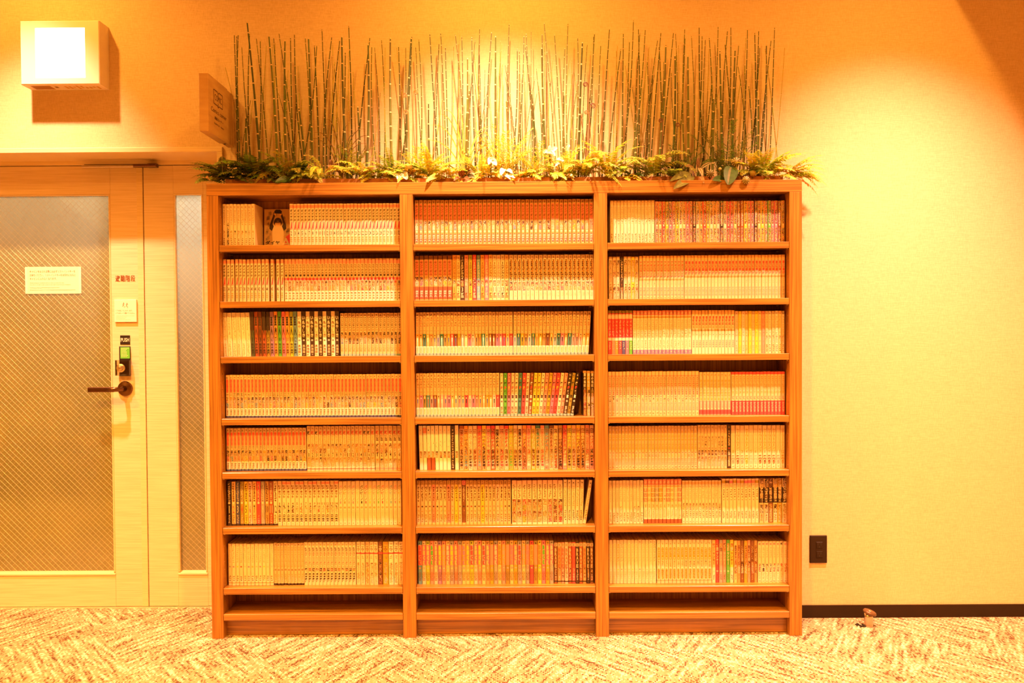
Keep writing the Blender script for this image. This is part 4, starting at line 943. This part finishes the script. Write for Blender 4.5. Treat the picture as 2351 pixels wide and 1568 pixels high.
disc(m, .0175, hh*.665, y-.0003, c_['dk'], 14, 0, .019); disc(m, .0125, hh*.62, y-.0004, c_['oc'], 14, 0, .0125); poly2([(-.26, .655), (.26, .655), (.22, .685), (-.22, .685)], c_['dk'], y-.0005)
poly2([(.22, .02), (.78, .02), (1.0, .28), (1.0, .40), (.62, .30)], c_['r'], y-.0002); 
put(m, 'ダイヤ', -.92*hw, .15*hw, .10*hh, .19*hh, y-.0003, c_['k'], .03); put(m, 'A', .25*hw, .95*hw, .03*hh, .26*hh, y-.0004, c_['cr'], .02)
poly2([(-.95, .035), (.22, .035), (.22, .05), (-.95, .05)], c_['sal'], y-.0002)
obj('cover_print', m, ink_m, fo, colour=True)

# ------------------------------------------------------------------ planting on top of the bookcase
ZP = HT+.001
pl = thing('planter_box', 'long low terracotta trough of plants on top of the bookcase', 'planter', (0, 0, 0))
m = MB(); PX0, PX1, PY0, PY1, PH = -1.14, 1.14, .050, .193, .024
m.box(PX0, PX1, PY0, PY0+.008, ZP, ZP+PH); obj('front_board', m, terracotta, pl)
obj('back_board', B(PX0, PX1, PY1-.008, PY1, ZP, ZP+PH), terracotta, pl)
obj('end_board', B(PX0, PX0+.008, PY0+.008, PY1-.008, ZP, ZP+PH), terracotta, pl); obj('end_board', B(PX1-.008, PX1, PY0+.008, PY1-.008, ZP, ZP+PH), terracotta, pl)
m = MB(); nx, ny = 150, 9; rr = random.Random(5)
for i in range(nx+1):
    for j in range(ny+1):
        m.v.append((PX0+.008+(PX1-PX0-.016)*i/nx, PY0+.008+(PY1-PY0-.016)*j/ny, ZP+PH-.008+rr.uniform(-.004, .007)))
for i in range(nx):
    for j in range(ny):
        a = i*(ny+1)+j; m.f.append((a, a+ny+1, a+ny+2, a+1)); m.c.append((1, 1, 1))
obj('bark_mulch', m, soil_m, pl, kind='stuff')
SOIL = ZP+PH-.012

# horsetail stalks: tip and foot measured in three enlarged strips of the photograph
K5 = 3.564
ST = {420: '345 475 435 1050 t,420 212 445 1230 m,440 222 470 1230 m,452 212 455 1230 m,525 108 625 1230 T,545 205 560 1180 m,600 240 685 1180 m,632 262 610 1190 m,683 297 650 1190 t,703 220 765 1180 T,742 238 800 1180 m,728 245 745 1180 t,785 200 905 1180 m,835 258 848 1200 T,828 320 880 1180 t,880 235 905 1190 m,912 208 985 1190 m,917 440 880 1190 t,947 808 985 1230 T,1000 238 1030 1200 m,1027 240 1060 1230 T,1075 302 1110 1200 m,1095 300 990 1100 m,1137 165 1175 1200 m,1218 230 1165 1200 m,1225 280 1245 1200 t,1238 450 1240 1200 t,1283 258 1220 1150 m,1300 225 1340 1200 T,1328 355 1290 1200 m,1356 142 1375 1230 m,1358 345 1385 1200 t,1392 510 1420 1200 t,1530 235 1440 1150 m,1515 290 1500 1230 T,1545 310 1590 1200 m,1568 312 1600 1200 t,1625 252 1640 1230 m,1655 312 1680 1250 t,1697 238 1710 1250 T,1765 308 1775 1280 m,1822 315 1800 1250 t,1873 225 1780 1250 m,1868 240 1830 1250 T,1905 312 1960 1250 t,1930 255 1935 1250 m,2020 205 2090 1250 m,2010 770 2030 1250 T,515 888 515 1230 T,1430 800 1440 1200 T',
      900: '385 285 365 1230 m,398 198 440 1200 m,437 315 460 1200 m,505 305 470 1180 t,518 212 565 1200 m,555 205 535 1180 t,570 228 550 1180 m,618 405 605 1180 T,653 235 680 1180 m,680 255 640 1100 t,668 338 745 1180 t,718 162 750 1180 m,633 665 625 1100 T,762 495 790 1180 t,815 195 795 1180 m,848 225 850 1180 T,887 265 870 1100 t,905 450 915 1100 t,940 470 965 1150 t,935 750 950 1150 T,958 125 960 1150 m,968 600 995 1150 t,1025 330 985 1100 m,1042 345 1050 1180 m,1080 225 1020 1100 m,1098 205 1190 1180 m,1090 310 1130 1180 m,1138 185 1135 1100 t,1143 690 1165 1230 T,1078 500 1085 1180 t,1228 210 1215 1180 m,1225 320 1260 1200 T,1245 118 1330 1180 m,1330 215 1380 1180 m,1320 395 1300 1150 t,1440 120 1440 1180 m,1415 325 1430 1180 m,1405 710 1405 1150 T,1472 410 1490 1150 t,1520 238 1480 1150 m,1558 275 1530 1200 T,1512 665 1485 1180 m,1598 290 1570 1180 t,1657 205 1570 1100 m,1650 225 1600 1200 m,1708 300 1700 1180 m,1780 165 1730 1180 m,1835 340 1810 1150 t,1845 300 1815 1200 t,1873 330 1790 1080 m,1893 200 1880 1180 m',
      1380: '265 95 165 1200 m,232 270 200 1230 m,195 460 250 900 t,305 165 295 1200 m,318 200 300 700 m,362 170 250 1200 m,378 430 385 1200 m,320 740 290 1230 T,463 255 390 1200 m,490 195 420 1100 m,475 310 465 1180 m,530 300 470 1230 T,593 195 500 1200 m,605 380 580 1230 T,610 200 600 1100 t,633 295 645 1180 t,685 165 690 1200 m,688 240 635 1100 m,710 385 712 1230 T,740 225 755 1150 t,803 150 850 1200 m,827 220 770 1200 m,853 250 850 1100 t,885 235 880 1100 m,905 620 830 1200 m,920 730 915 1150 T,958 145 890 1150 m,932 285 950 1100 t,972 340 990 1180 T,1015 290 1085 1180 m,1035 180 1015 1180 m,1062 150 1020 1180 m,1097 335 1075 1180 T,1127 298 1090 1150 m,1122 470 1175 1150 t,1198 170 1140 1150 m,1185 235 1170 1150 t,1233 445 1215 1180 t,1208 630 1210 1150 m,1258 200 1270 1200 m,1290 180 1225 1150 m,1300 315 1260 1150 m,1288 735 1285 1200 T,1355 295 1300 1200 m,1392 258 1310 1200 m,1350 300 1340 1250 t,1420 150 1380 1230 m,1503 315 1420 1230 t'}
stalks = []
for x0c, s in ST.items():
    for q in s.split(','):
        a, b, c, d, k = q.split(); stalks.append((x0c+float(a)/K5, 20+float(b)/K5, x0c+float(c)/K5, 20+float(d)/K5, k))
_r = random.Random(77)
for k in range(42):
    tx = _r.uniform(545, 1770); stalks.append((tx, _r.uniform(95, 235), tx+_r.uniform(-26, 26), 350, 't'))
stalks.sort()
RAD = dict(T=.0050, m=.0030, t=.0020)
GREEN = [(.060, .080, .012), (.085, .105, .015), (.045, .062, .010), (.10, .115, .018)]
YEL = [(.30, .28, .03), (.36, .30, .04)]
nst = len(stalks)
for k, (tx, ty, fx, fy, kind) in enumerate(stalks):
    r = random.Random(900+k)
    Y = {'T': .078, 'm': .115, 't': .15}[kind]+r.uniform(-.012, .022)
    if k % 3 == 0: Y = min(.172, Y+.03)
    tip = U3(tx, ty, Y+r.uniform(-.006, .01)); ft = U3(fx, fy, Y)
    if kind == 't' and k == 0: ft = U3(fx+12, 340, Y)
    dr = (tip-ft); 
    foot = ft+dr*((SOIL-ft.z)/dr.z)
    bow = Vector((r.uniform(-.012, .012), r.uniform(-.004, .004), 0))*(1.2 if kind != 'T' else .6)
    L = (tip-foot).length; step = {'T': .066, 'm': .042, 't': .050}[kind]*r.uniform(.85, 1.15)
    R_ = RAD[kind]*r.uniform(.88, 1.1); gc = r.choice(YEL if kind == 't' and r.random() < .7 else GREEN)
    pts, rad, cols = [], [], []
    s = 0.0; ring = .0050 if kind == 'T' else .0030
    def P(s): t = s/L; return foot+(tip-foot)*t+bow*math.sin(math.pi*t)*1.0
    tap = 1.0
    while s < L:
        e = min(L, s+step); seg = []
        g2 = tuple(x*r.uniform(.85, 1.2) for x in gc)
        for q, cc, rr_ in ((s, (.045, .028, .010), 1.0), (s+.0016, g2, .97), ((s+e)/2, g2, .95), (max(s+.003, e-ring), (.62, .47, .24), 1.05)):
            if q < e: pts.append(P(q)-foot); rad.append(R_*rr_*(1-.45*(q/L)**2)); cols.append(cc)
        s = e
    pts.append(P(L)-foot); rad.append(R_*.45)
    if len(cols) >= len(pts): cols = cols[:len(pts)-1]
    m = MB(); m.tube(pts, rad, 7 if kind == 'T' else 5, cols)
    desc = {'T': 'thick green', 'm': 'slim green', 't': 'thin yellow-green'}[kind]
    if (1568-ty) and ty > 215: desc = 'short '+desc
    elif ty < 75: desc = 'very tall '+desc
    o = obj('horsetail_stalk', m, stalk_m, None, colour=True, loc=tuple(foot), smooth=False)
    tag(o, f"{desc} horsetail stalk, its tip {ordn(k+1)} from the left above the bookcase", 'stalk', 'horsetail stalks standing along the wall')

# ---- leaves and fronds
def sweep(p0, d0, L, droop, n, curl=0.0, side=Vector((0, 0, 0))):
    P = [Vector(p0)]; d = Vector(d0).normalized(); st = L/n
    for i in range(n):
        d = (d+Vector((0, 0, -droop/n))+side/n).normalized(); P.append(P[-1]+d*st)
    return P
def frond_mesh(p0, d0, L, droop, npair, lmax, colr, r, kind='fern', side=Vector((0, 0, 0))):
    m = MB(); n = 14; P = sweep(p0, d0, L, droop, n, side=side)
    stemc = tuple(c*.7 for c in colr); m.tube(P, [.0013*(1-.7*i/n) for i in range(n+1)], 3, stemc, cap=False)
    up = Vector((0, -.35, 1)).normalized()
    for i in range(npair):
        t = .10+.88*i/npair; f = t*n; k = int(f); u = f-k
        p = P[k].lerp(P[min(k+1, n)], u); tg = (P[min(k+1, n)]-P[k]).normalized()
        sd = tg.cross(up)
        if sd.length < .1: sd = tg.cross(Vector((0, 1, 0)))
        sd.normalize(); nm = sd.cross(tg)
        prof = (math.sin(math.pi*min(1, t*.86+.14))**.8) if kind == 'fern' else (1-.55*t)
        l = lmax*prof*r.uniform(.85, 1.1)
        if l < .002: continue
        for s in (1, -1):
            dv = (sd*s+tg*(.35 if kind == 'fern' else r.uniform(.3, .9))+nm*r.uniform(-.35, .25)).normalized(); wv = (tg-dv*tg.dot(dv)).normalized()*l*(.17 if kind == 'fern' else .10)
            c = tuple(x*r.uniform(.75, 1.25) for x in colr)
            if kind == 'fern':
                q = p+dv*l*.45-nm*l*.02
                m.face([p, q-wv, p+dv*l-Vector((0, 0, l*.15)), q+wv], c)
            else:   # feathery asparagus sprig: side twig with needles
                e = p+dv*l
                for j in range(4):
                    b_ = p.lerp(e, .25+.22*j)
                    for a_ in (1, -1):
                        nd = (dv+sd*a_*.4+nm*r.uniform(-.8, .8)+wv.normalized()*a_*.9).normalized()*l*.30
                        ww = nd.cross(nm).normalized()*.0016
                        m.face([b_-ww, b_+ww, b_+nd], c)
                m.face([p, p+wv*.3, e], stemc)
    return m
FG = dict(dark=(.17, .22, .025), mid=(.34, .38, .04), lite=(.58, .58, .06), yel=(.72, .66, .08))  # leaf colours lightened in place of more spotlight, palest mostly under the centre beam
def fern(px, py, Y, nf, L, colr, label, seed, az=(-80, 80), lift=(.3, 1.0), droop=1.5, lmax=.026, kind='fern', npair=22, name='fern', cat='fern'):
    L *= 1.3; npair = int(npair*1.35) if kind == 'fern' else npair; nf = int(nf*1.55); lift = (lift[0]+.25, lift[1]+.45)
    r = random.Random(seed); x, z = U(px, py, Y); z = max(z, SOIL+.012)
    f = thing(name, label, cat, (x, Y, SOIL))
    for i in range(nf):
        a = math.radians(az[0]+(az[1]-az[0])*(i+.5)/nf+r.uniform(-9, 9))      # 0 = towards the room, +90 = right
        d = Vector((math.sin(a), -math.cos(a)*.55, r.uniform(*lift)))
        m = frond_mesh((r.uniform(-.012, .012), r.uniform(-.006, .006), r.uniform(.005, .03)), d, L*r.uniform(.75, 1.15), droop*r.uniform(.8, 1.2), npair, lmax*r.uniform(.85, 1.15), tuple(c*r.uniform(.8, 1.25) for c in colr), r, kind)
        obj('frond', m, leaf_m, f, colour=True)
    return f
fern(515, 400, .085, 13, .11, FG['dark'], 'dark bushy fern at the far left end of the trough', 21, (-85, 75), (.25, .8), 1.3, .024)
fern(585, 395, .095, 13, .15, FG['dark'], 'large dark fern second from the left end of the trough', 22, (-90, 95), (.5, 1.3), 1.8, .030)
fern(660, 392, .085, 10, .14, FG['mid'], 'arching green fern just left of the dark paddle leaves', 23, (-80, 95), (.5, 1.2), 2.0, .028)
fern(742, 405, .075, 7, .125, FG['yel'], 'sparse bright fern hanging over the rail above the left bay', 24, (-60, 95), (.6, 1.2), 2.5, .016, npair=26)
fern(835, 402, .085, 9, .125, FG['lite'], 'yellow-green fern left of the brightest white flower', 25, (-90, 90), (.4, 1.1), 1.6, .018, npair=26)
fern(895, 398, .09, 9, .125, FG['mid'], 'arching fern directly left of the first white flower', 26, (-80, 95), (.5, 1.2), 1.9, .022)
fern(985, 400, .085, 11, .135, FG['lite'], 'spotlit spreading fern under the grass tuft in the middle', 27, (-100, 80), (.3, .9), 1.3, .020, npair=28)
fern(1100, 400, .10, 9, .13, FG['lite'], 'spotlit fern right of the red-brown round leaf', 28, (-60, 80), (.5, 1.2), 1.5, .018)
fern(1340, 402, .085, 11, .15, FG['lite'], 'bright fern drooping over the rail beside the right divider', 29, (-70, 60), (.4, 1.0), 2.0, .024)
fern(1395, 388, .10, 10, .16, FG['lite'], 'tall arching fern above the right divider', 30, (-80, 85), (.8, 1.6), 1.9, .024)
fern(1495, 385, .09, 8, .16, FG['mid'], 'long arching fern left of the big striped leaves', 31, (-95, 95), (.6, 1.3), 2.3, .028)
fern(1745, 395, .10, 12, .15, FG['lite'], 'soft yellow-green fern right of the pale round flowers', 32, (-60, 95), (.5, 1.2), 1.2, .026)
fern(1805, 402, .10, 13, .125, FG['yel'], 'feathery yellow fern spilling past the right end of the bookcase', 33, (20, 125), (.0, .7), 1.4, .022)
fern(1160, 392, .10, 10, .16, FG['yel'], 'feathery spotlit asparagus fern in the middle of the trough', 41, (-85, 85), (.7, 1.6), .7, .040, 'asp', 18, 'asparagus_fern')
fern(1225, 398, .085, 8, .12, FG['lite'], 'low feathery asparagus fern left of the white leaves', 42, (-80, 80), (.4, 1.2), .9, .034, 'asp', 16, 'asparagus_fern')
fern(1660, 372, .11, 8, .16, FG['dark'], 'dark feathery asparagus fern behind the broad leaves', 43, (-80, 80), (.7, 1.8), .5, .036, 'asp', 18, 'asparagus_fern')
fern(800, 392, .12, 7, .14, FG['mid'], 'feathery green asparagus fern beside the thin grass tuft', 44, (-40, 85), (.7, 1.6), .6, .034, 'asp', 16, 'asparagus_fern')
fern(1555, 388, .12, 6, .11, FG['dark'], 'small dark asparagus fern behind the large drooping leaves', 45, (-80, 80), (.6, 1.4), .7, .034, 'asp', 16, 'asparagus_fern')
fern(1290, 392, .10, 8, .11, FG['yel'], 'small spotlit asparagus fern below the white leaf pair', 46, (-80, 80), (.5, 1.3), .9, .032, 'asp', 16, 'asparagus_fern')
fern(965, 372, .11, 6, .12, FG['lite'], 'wispy spotlit asparagus fern left of the grass tuft', 47, (-90, 60), (.5, 1.2), .8, .03, 'asp', 16, 'asparagus_fern')

fern(482, 404, 0.072, 5, .05, FG['mid'], 'small drooping green fern hooked over the left end of the top board', 60, (-95, 95), (.05, .5), 1.7, .018)
fern(545, 404, 0.078, 8, .085, FG['dark'], 'low dark fern filling the trough right of the leftmost fern', 61, (-95, 95), (.05, .5), 1.7, .018)
fern(625, 404, 0.08399999999999999, 8, .085, FG['dark'], 'low dark fern in front of the large dark fern', 62, (-95, 95), (.05, .5), 1.7, .018)
fern(705, 404, 0.072, 8, .085, FG['mid'], 'small green fern tucked behind the dark paddle leaves', 63, (-95, 95), (.05, .5), 1.7, .018)
fern(865, 404, 0.078, 8, .085, FG['lite'], 'low yellow-green fern right of the left divider grass', 64, (-95, 95), (.05, .5), 1.7, .018)
fern(945, 404, 0.08399999999999999, 8, .085, FG['yel'], 'low bright fern behind the pair of white flowers', 65, (-95, 95), (.05, .5), 1.7, .018)
fern(1030, 404, 0.072, 8, .085, FG['yel'], 'low bright fern left of the red-brown round leaf', 66, (-95, 95), (.05, .5), 1.7, .018)
fern(1125, 404, 0.078, 8, .085, FG['yel'], 'low bright fern behind the white flower in the brightest spot', 67, (-95, 95), (.05, .5), 1.7, .018)
fern(1200, 404, 0.08399999999999999, 8, .085, FG['yel'], 'low bright fern between white petals and white fan', 68, (-95, 95), (.05, .5), 1.7, .018)
fern(1270, 404, 0.072, 8, .085, FG['lite'], 'low bright fern below the white fan of leaves', 69, (-95, 95), (.05, .5), 1.7, .018)
fern(1425, 404, 0.078, 8, .085, FG['lite'], 'low bright fern left of the small dark leaf pair', 70, (-95, 95), (.05, .5), 1.7, .018)
fern(1535, 404, 0.08399999999999999, 8, .085, FG['mid'], 'low green fern left of the large drooping leaves', 71, (-95, 95), (.05, .5), 1.7, .018)
fern(1715, 404, 0.072, 8, .085, FG['mid'], 'low green fern behind the pale round flowers', 72, (-95, 95), (.05, .5), 1.7, .018)
fern(1780, 404, 0.078, 8, .085, FG['yel'], 'low yellow fern at the right end of the trough', 73, (-95, 95), (.05, .5), 1.7, .018)
def blade_mesh(P, w0, colr, fold=.0):
    m = MB(); n = len(P)-1; prev = None
    for i in range(n+1):
        tg = (P[min(i+1, n)]-P[max(i-1, 0)]).normalized(); sd = tg.cross(Vector((.2, 1, .1))).normalized()
        w_ = w0*(1-(i/n)**2)+.0002; a, b = P[i]-sd*w_, P[i]+sd*w_
        if prev: m.face([prev[0], prev[1], b, a], tuple(c*(.9+.2*(i % 2)) for c in colr))
        prev = (a, b)
    return m
def tuft(px, py, Y, tips, colr, label, w0):
    x, z = U(px, py, Y); t = thing('grass_tuft', label, 'grass plant', (x, Y, SOIL)); base = Vector((x, Y, SOIL)); r = random.Random(px)
    for (tx, ty, dy) in tips:
        tp = U3(tx, ty, Y+dy)-base; P = []
        ctl = Vector((tp.x*.28, tp.y*.3, tp.z*1.02+.02))
        for i in range(13):
            s = i/12; P.append(Vector((0, 0, 0))*(1-s)**2+ctl*(2*s*(1-s))+tp*s*s+Vector((r.uniform(-.0006, .0006), 0, 0)))
        obj('blade', blade_mesh(P, w0, tuple(c*r.uniform(.7, 1.3) for c in colr)), leaf_m, t, colour=True)
tuft(783, 395, .09, [(707, 318, -.02), (720, 305, 0), (748, 275, .01), (760, 300, .01), (775, 270, 0), (800, 288, .01), (822, 305, .01), (840, 297, 0), (850, 312, -.02), (843, 330, -.02)], (.16, .12, .025), 'thin brownish grass tuft rising above the left bay', .0022)
tuft(1068, 392, .085, [(968, 322, -.03), (985, 288, 0), (1003, 263, 0), (1022, 255, .01), (1052, 248, .01), (1072, 262, .01), (1120, 305, -.01), (1128, 292, .01), (1150, 327, -.03), (1125, 318, -.03), (1140, 372, -.05), (1040, 300, 0), (960, 370, -.03)], (.42, .36, .06), 'long spotlit grass tuft rising in the middle of the trough', .0026)

def leaf_mesh(P, wmax, colr, stripe=None, nw=6, fold=.25, roundness=1.0, up=Vector((0, -1, .35))):
    m = MB(); n = len(P)-1; rows = []
    for i in range(n+1):
        t = i/n; tg = (P[min(i+1, n)]-P[max(i-1, 0)]).normalized(); sd = tg.cross(up)
        if sd.length < .05: sd = Vector((1, 0, 0))
        sd.normalize(); nm = sd.cross(tg).normalized()
        w_ = wmax*(math.sin(math.pi*min(1, max(0, t*.96+.03)))**roundness)*(1-.25*t)
        rows.append([P[i]+sd*(w_*(2*j/nw-1))+nm*(fold*w_*abs(2*j/nw-1)) for j in range(nw+1)])
    for i in range(n):
        for j in range(nw):
            c = colr
            if stripe and (j in stripe[1]): c = stripe[0]
            m.face([rows[i][j], rows[i][j+1], rows[i+1][j+1], rows[i+1][j]], tuple(x*(1.0+.12*math.sin(3*i+j)) for x in c))
    return m
def leafplant(name, label, cat, px, Y, leaves, nm='leaf', m=None, stemc=(.10, .12, .02)):
    """leaves: (tipx, tipy, tip dY, start px, start py, half width, colour, stripe, roundness)"""
    x, _ = U(px, 400, Y); base = Vector((x, Y, SOIL)); t = thing(name, label, cat, tuple(base))
    for (tx, ty, dY, sx, sy, wm, cc, stp, ro) in leaves:
        a = U3(sx, sy, Y+dY*.35)-base; b = U3(tx, ty, Y+dY)-base
        mid = (a+b)/2+Vector((0, -.006, .012)); P = []
        for i in range(9):
            s = i/8; P.append(a*(1-s)**2+mid*(2*s*(1-s))+b*s*s)
        obj(nm, leaf_mesh(P, wm, cc, stp, roundness=ro), leaf_m, t, colour=True, smooth=True)
        sm = MB(); sm.tube([(0, 0, 0), (a*.5)+Vector((0, 0, .01)), a], .0014, 4, stemc); obj('stem', sm, leaf_m, t, colour=True)
    return t
DKL, MDL = (.05, .105, .010), (.12, .17, .018)
leafplant('broadleaf_plant', 'two dark green paddle leaves on the rail above the left bay', 'plant', 682, .07,
          [(712, 372, -.02, 675, 404, .021, DKL, ((.07, .10, .02), (3,)), .7), (632, 419, -.078, 670, 414, .017, DKL, None, .7)])
leafplant('striped_plant', 'small striped pink and dark leaf plant right of the left bright fern', 'plant', 765, .085,
          [(752, 382, -.03, 764, 392, .010, (.40, .22, .10), None, .8), (758, 366, 0, 764, 390, .009, (.13, .05, .03), ((.42, .2, .12), (1, 4)), .8), (775, 372, -.02, 766, 392, .009, (.12, .05, .03), ((.42, .2, .12), (1, 4)), .8), (782, 397, -.03, 768, 393, .009, (.12, .05, .03), ((.42, .2, .12), (2,)), .8), (750, 402, -.03, 762, 396, .009, (.35, .2, .08), None, .8)])
leafplant('croton_plant', 'red-brown round leaf plant below the spotlit grass tuft', 'plant', 1066, .075,
          [(1055, 388, -.03, 1062, 406, .016, (.22, .07, .03), ((.36, .14, .07), (1, 4)), .55), (1085, 392, -.03, 1070, 405, .010, (.09, .05, .02), ((.5, .4, .2), (2,)), .7), (1090, 408, -.04, 1072, 407, .010, (.05, .05, .015), None, .7), (1042, 415, -.078, 1058, 409, .009, (.25, .08, .03), None, .7), (1078, 416, -.078, 1064, 409, .010, (.20, .07, .025), None, .7)])
leafplant('broadleaf_plant', 'small pair of dark glossy leaves above the right bay rail', 'plant', 1452, .065,
          [(1425, 393, -.03, 1449, 404, .007, DKL, None, .7), (1478, 405, -.04, 1456, 404, .011, DKL, None, .6)])
SPL = (.34, .21, .08)
leafplant('striped_plant', 'rosette of pale striped pointed leaves above the right bay', 'plant', 1602, .075,
          [(1572, 381, -.04, 1597, 394, .010, SPL, ((.5, .38, .2), (2, 3)), .9), (1603, 362, .0, 1601, 386, .008, (.22, .10, .04), None, .9), (1635, 374, -.01, 1606, 390, .010, (.10, .09, .02), ((.55, .42, .2), (1, 4)), .9), (1613, 405, -.05, 1604, 386, .011, (.30, .18, .06), ((.6, .48, .25), (1, 4)), .7), (1655, 370, .01, 1612, 374, .010, MDL, None, .9), (1616, 421, -.08, 1606, 405, .010, (.30, .2, .06), None, .8), (1590, 408, -.04, 1597, 392, .008, (.16, .07, .03), None, .8)])
leafplant('broadleaf_plant', 'two large drooping glossy leaves hanging over the right bay rail', 'plant', 1590, .06,
          [(1538, 416, -.068, 1585, 398, .016, (.16, .17, .02), None, .75), (1546, 434, -.078, 1594, 407, .021, (.15, .16, .02), ((.20, .2, .03), (2, 3)), .75)])
leafplant('broadleaf_plant', 'big round dark heart-shaped leaves beside the pale round flowers', 'plant', 1672, .06,
          [(1672, 424, -.078, 1680, 384, .033, DKL, ((.17, .15, .03), (3,)), .45), (1636, 414, -.075, 1668, 416, .018, DKL, None, .6), (1692, 388, -.05, 1676, 404, .014, MDL, None, .6)])
WH = (.80, .74, .56)
leafplant('white_flower', 'pair of round white flowers resting on the rail left of the middle bay', 'flower', 925, .065,
          [(914, 414, -.06, 922, 400, .014, WH, None, .45), (934, 412, -.06, 924, 398, .017, WH, None, .45)], 'petal')
leafplant('white_flower', 'round white flower in the brightest spot of the trough', 'flower', 1128, .06,
          [(1140, 380, -.06, 1124, 366, .014, WH, None, .45), (1122, 378, -.05, 1128, 362, .011, WH, None, .45), (1134, 366, -.05, 1124, 376, .012, WH, None, .45)], 'petal')
leafplant('white_flower', 'cluster of white petals low on the rail of the middle bay', 'flower', 1165, .06,
          [(1150, 402, -.06, 1158, 388, .013, WH, None, .45), (1176, 398, -.06, 1162, 392, .010, WH, None, .5), (1182, 409, -.07, 1160, 405, .008, WH, None, .5), (1172, 412, -.06, 1156, 402, .009, WH, None, .5)], 'petal')
leafplant('white_flower', 'fan of white leaves standing above the middle bay', 'flower', 1265, .075,
          [(1246, 352, -.03, 1264, 352, .011, WH, None, .6), (1280, 340, -.02, 1262, 354, .012, WH, None, .6), (1262, 334, -.01, 1262, 356, .009, WH, None, .6), (1275, 358, -.04, 1260, 350, .010, WH, None, .6)], 'petal')
leafplant('white_flower', 'single round white leaf highest above the middle bay', 'flower', 1302, .085, [(1309, 335, -.02, 1299, 347, .009, WH, None, .45)], 'petal')
leafplant('white_flower', 'loose white blossoms left of the bright drooping fern', 'flower', 1290, .065,
          [(1295, 372, -.05, 1278, 366, .009, WH, None, .5), (1275, 382, -.05, 1288, 374, .007, WH, None, .5), (1318, 408, -.07, 1300, 402, .007, WH, None, .5), (1300, 413, -.07, 1288, 406, .008, (.5, .5, .12), None, .5), (1280, 410, -.07, 1272, 402, .007, (.5, .5, .12), None, .5)], 'petal')
leafplant('pothos_sprig', 'pale pointed leaf lying on the rail left of the red-brown plant', 'plant', 1005, .06,
          [(978, 418, -.075, 1010, 404, .013, (.42, .40, .08), None, .7), (1014, 398, -.06, 1006, 412, .010, (.42, .40, .08), None, .7)])
def ball(px, py, Y, rad, colr, label, spikes):
    p = U3(px, py, Y); t = thing('round_flower', label, 'flower', (p.x, p.y, SOIL)); h = p.z-SOIL
    m = MB(); prof = [(max(.0004, rad*math.sin(a)), -rad*math.cos(a)) for a in [math.pi*k/8 for k in range(9)]]
    m.lathe(prof, 14, 'z', (0, 0, h), colr); obj('flower_head', m, leaf_m, t, colour=True, smooth=True)
    if spikes:
        m = MB()
        for k in range(spikes):
            a = 2*math.pi*k/spikes; c = (math.cos(a), math.sin(a)); q = .10
            a0 = [(rad*.25*c[0], -rad*1.0, h+rad*.25*c[1]), (rad*1.15*math.cos(a-q), -rad*.55, h+rad*1.15*math.sin(a-q)), (rad*1.15*math.cos(a+q), -rad*.55, h+rad*1.15*math.sin(a+q))]
            m.face(a0, (.62, .52, .18) if k % 2 else (.12, .09, .02))
        obj('petals', m, leaf_m, t, colour=True, kind='stuff')
    m = MB(); m.tube([(0, .004, 0), (0, .002, h-rad*.8)], .0014, 4, (.15, .15, .03)); obj('stem', m, leaf_m, t, colour=True)
for q in ((1728, 398, .045, .0135, (.50, .40, .09), 'pale round flower head standing right of the heart-shaped leaves', 0), (1702, 398, .045, .0105, (.48, .38, .10), 'smaller pale ball flower left of the largest pale round flower', 0),
          (1688, 373, .06, .017, (.30, .24, .05), 'spoked yellow flower above the heart-shaped leaves', 22), (1630, 399, .045, .014, (.16, .12, .03), 'dark spoked flower between striped and heart-shaped leaves', 20),
          (1712, 414, -.004, .014, (.34, .29, .06), 'spoked flower hanging onto the rail below the pale round flowers', 22), (1714, 396, .06, .012, (.26, .22, .04), 'spoked flower behind the two pale ball flowers', 18),
          (1653, 388, .05, .007, (.55, .45, .15), 'tiny pale bud left of the heart-shaped leaves', 0), (1776, 402, .04, .006, (.50, .42, .08), 'tiny pale bud near the right end of the trough', 0)): ball(*q)

# curled fiddleheads
for k, (cx, cy, fx, rad, flip, colr) in enumerate(((929, 219, 939, 5.5, 1, (.34, .16, .04)), (955, 212, 947, 5.5, -1, (.36, .18, .04)), (932, 258, 939, 6, 1, (.38, .19, .05)), (1344, 194, 1341, 6, 1, (.10, .04, .015)), (1361, 243, 1352, 6.5, -1, (.10, .04, .015)), (1346, 258, 1363, 5, 1, (.30, .14, .04)), (1517, 277, 1514, 5.5, 1, (.14, .05, .02)), (1556, 287, 1560, 5.5, 1, (.16, .06, .02)))):
    Y = .062; c = U3(cx, cy, Y); R0 = rad*3.4/1900; ft = U3(fx, 385, Y); ft.z = SOIL; P = []
    side = c+Vector((flip*R0, 0, 0))
    for i in range(13):
        s = i/12; mid = Vector((ft.x*.4+side.x*.6+flip*.004, Y, (ft.z+side.z)/2+.03)); P.append(ft*(1-s)**2+mid*(2*s*(1-s))+side*s*s)
    for i in range(1, 30):
        a = i/29*2*math.pi*2.1; rr_ = R0*(1-.8*i/29); P.append(c+Vector((flip*rr_*math.cos(a), -.0006*i/29, rr_*math.sin(a))))
    m = MB(); m.tube([p-ft for p in P], [.0016]*13+[.0019*(1-.4*i/29) for i in range(29)], 5, colr)
    lab = ['curled brown fiddlehead facing left, upper one above the left divider', 'curled brown fiddlehead facing right, above the left divider', 'curled brown fiddlehead lowest of the three above the left divider', 'dark curled fiddlehead highest of three above the right divider', 'dark curled fiddlehead facing right above the right divider', 'lighter curled fiddlehead lowest of three above the right divider', 'dark curled fiddlehead left one of the pair above the right bay', 'dark curled fiddlehead right one of the pair above the right bay'][k]
    tag(obj('fiddlehead', m, stalk_m, None, colour=True, smooth=True, loc=tuple(ft)), lab, 'fern curl')
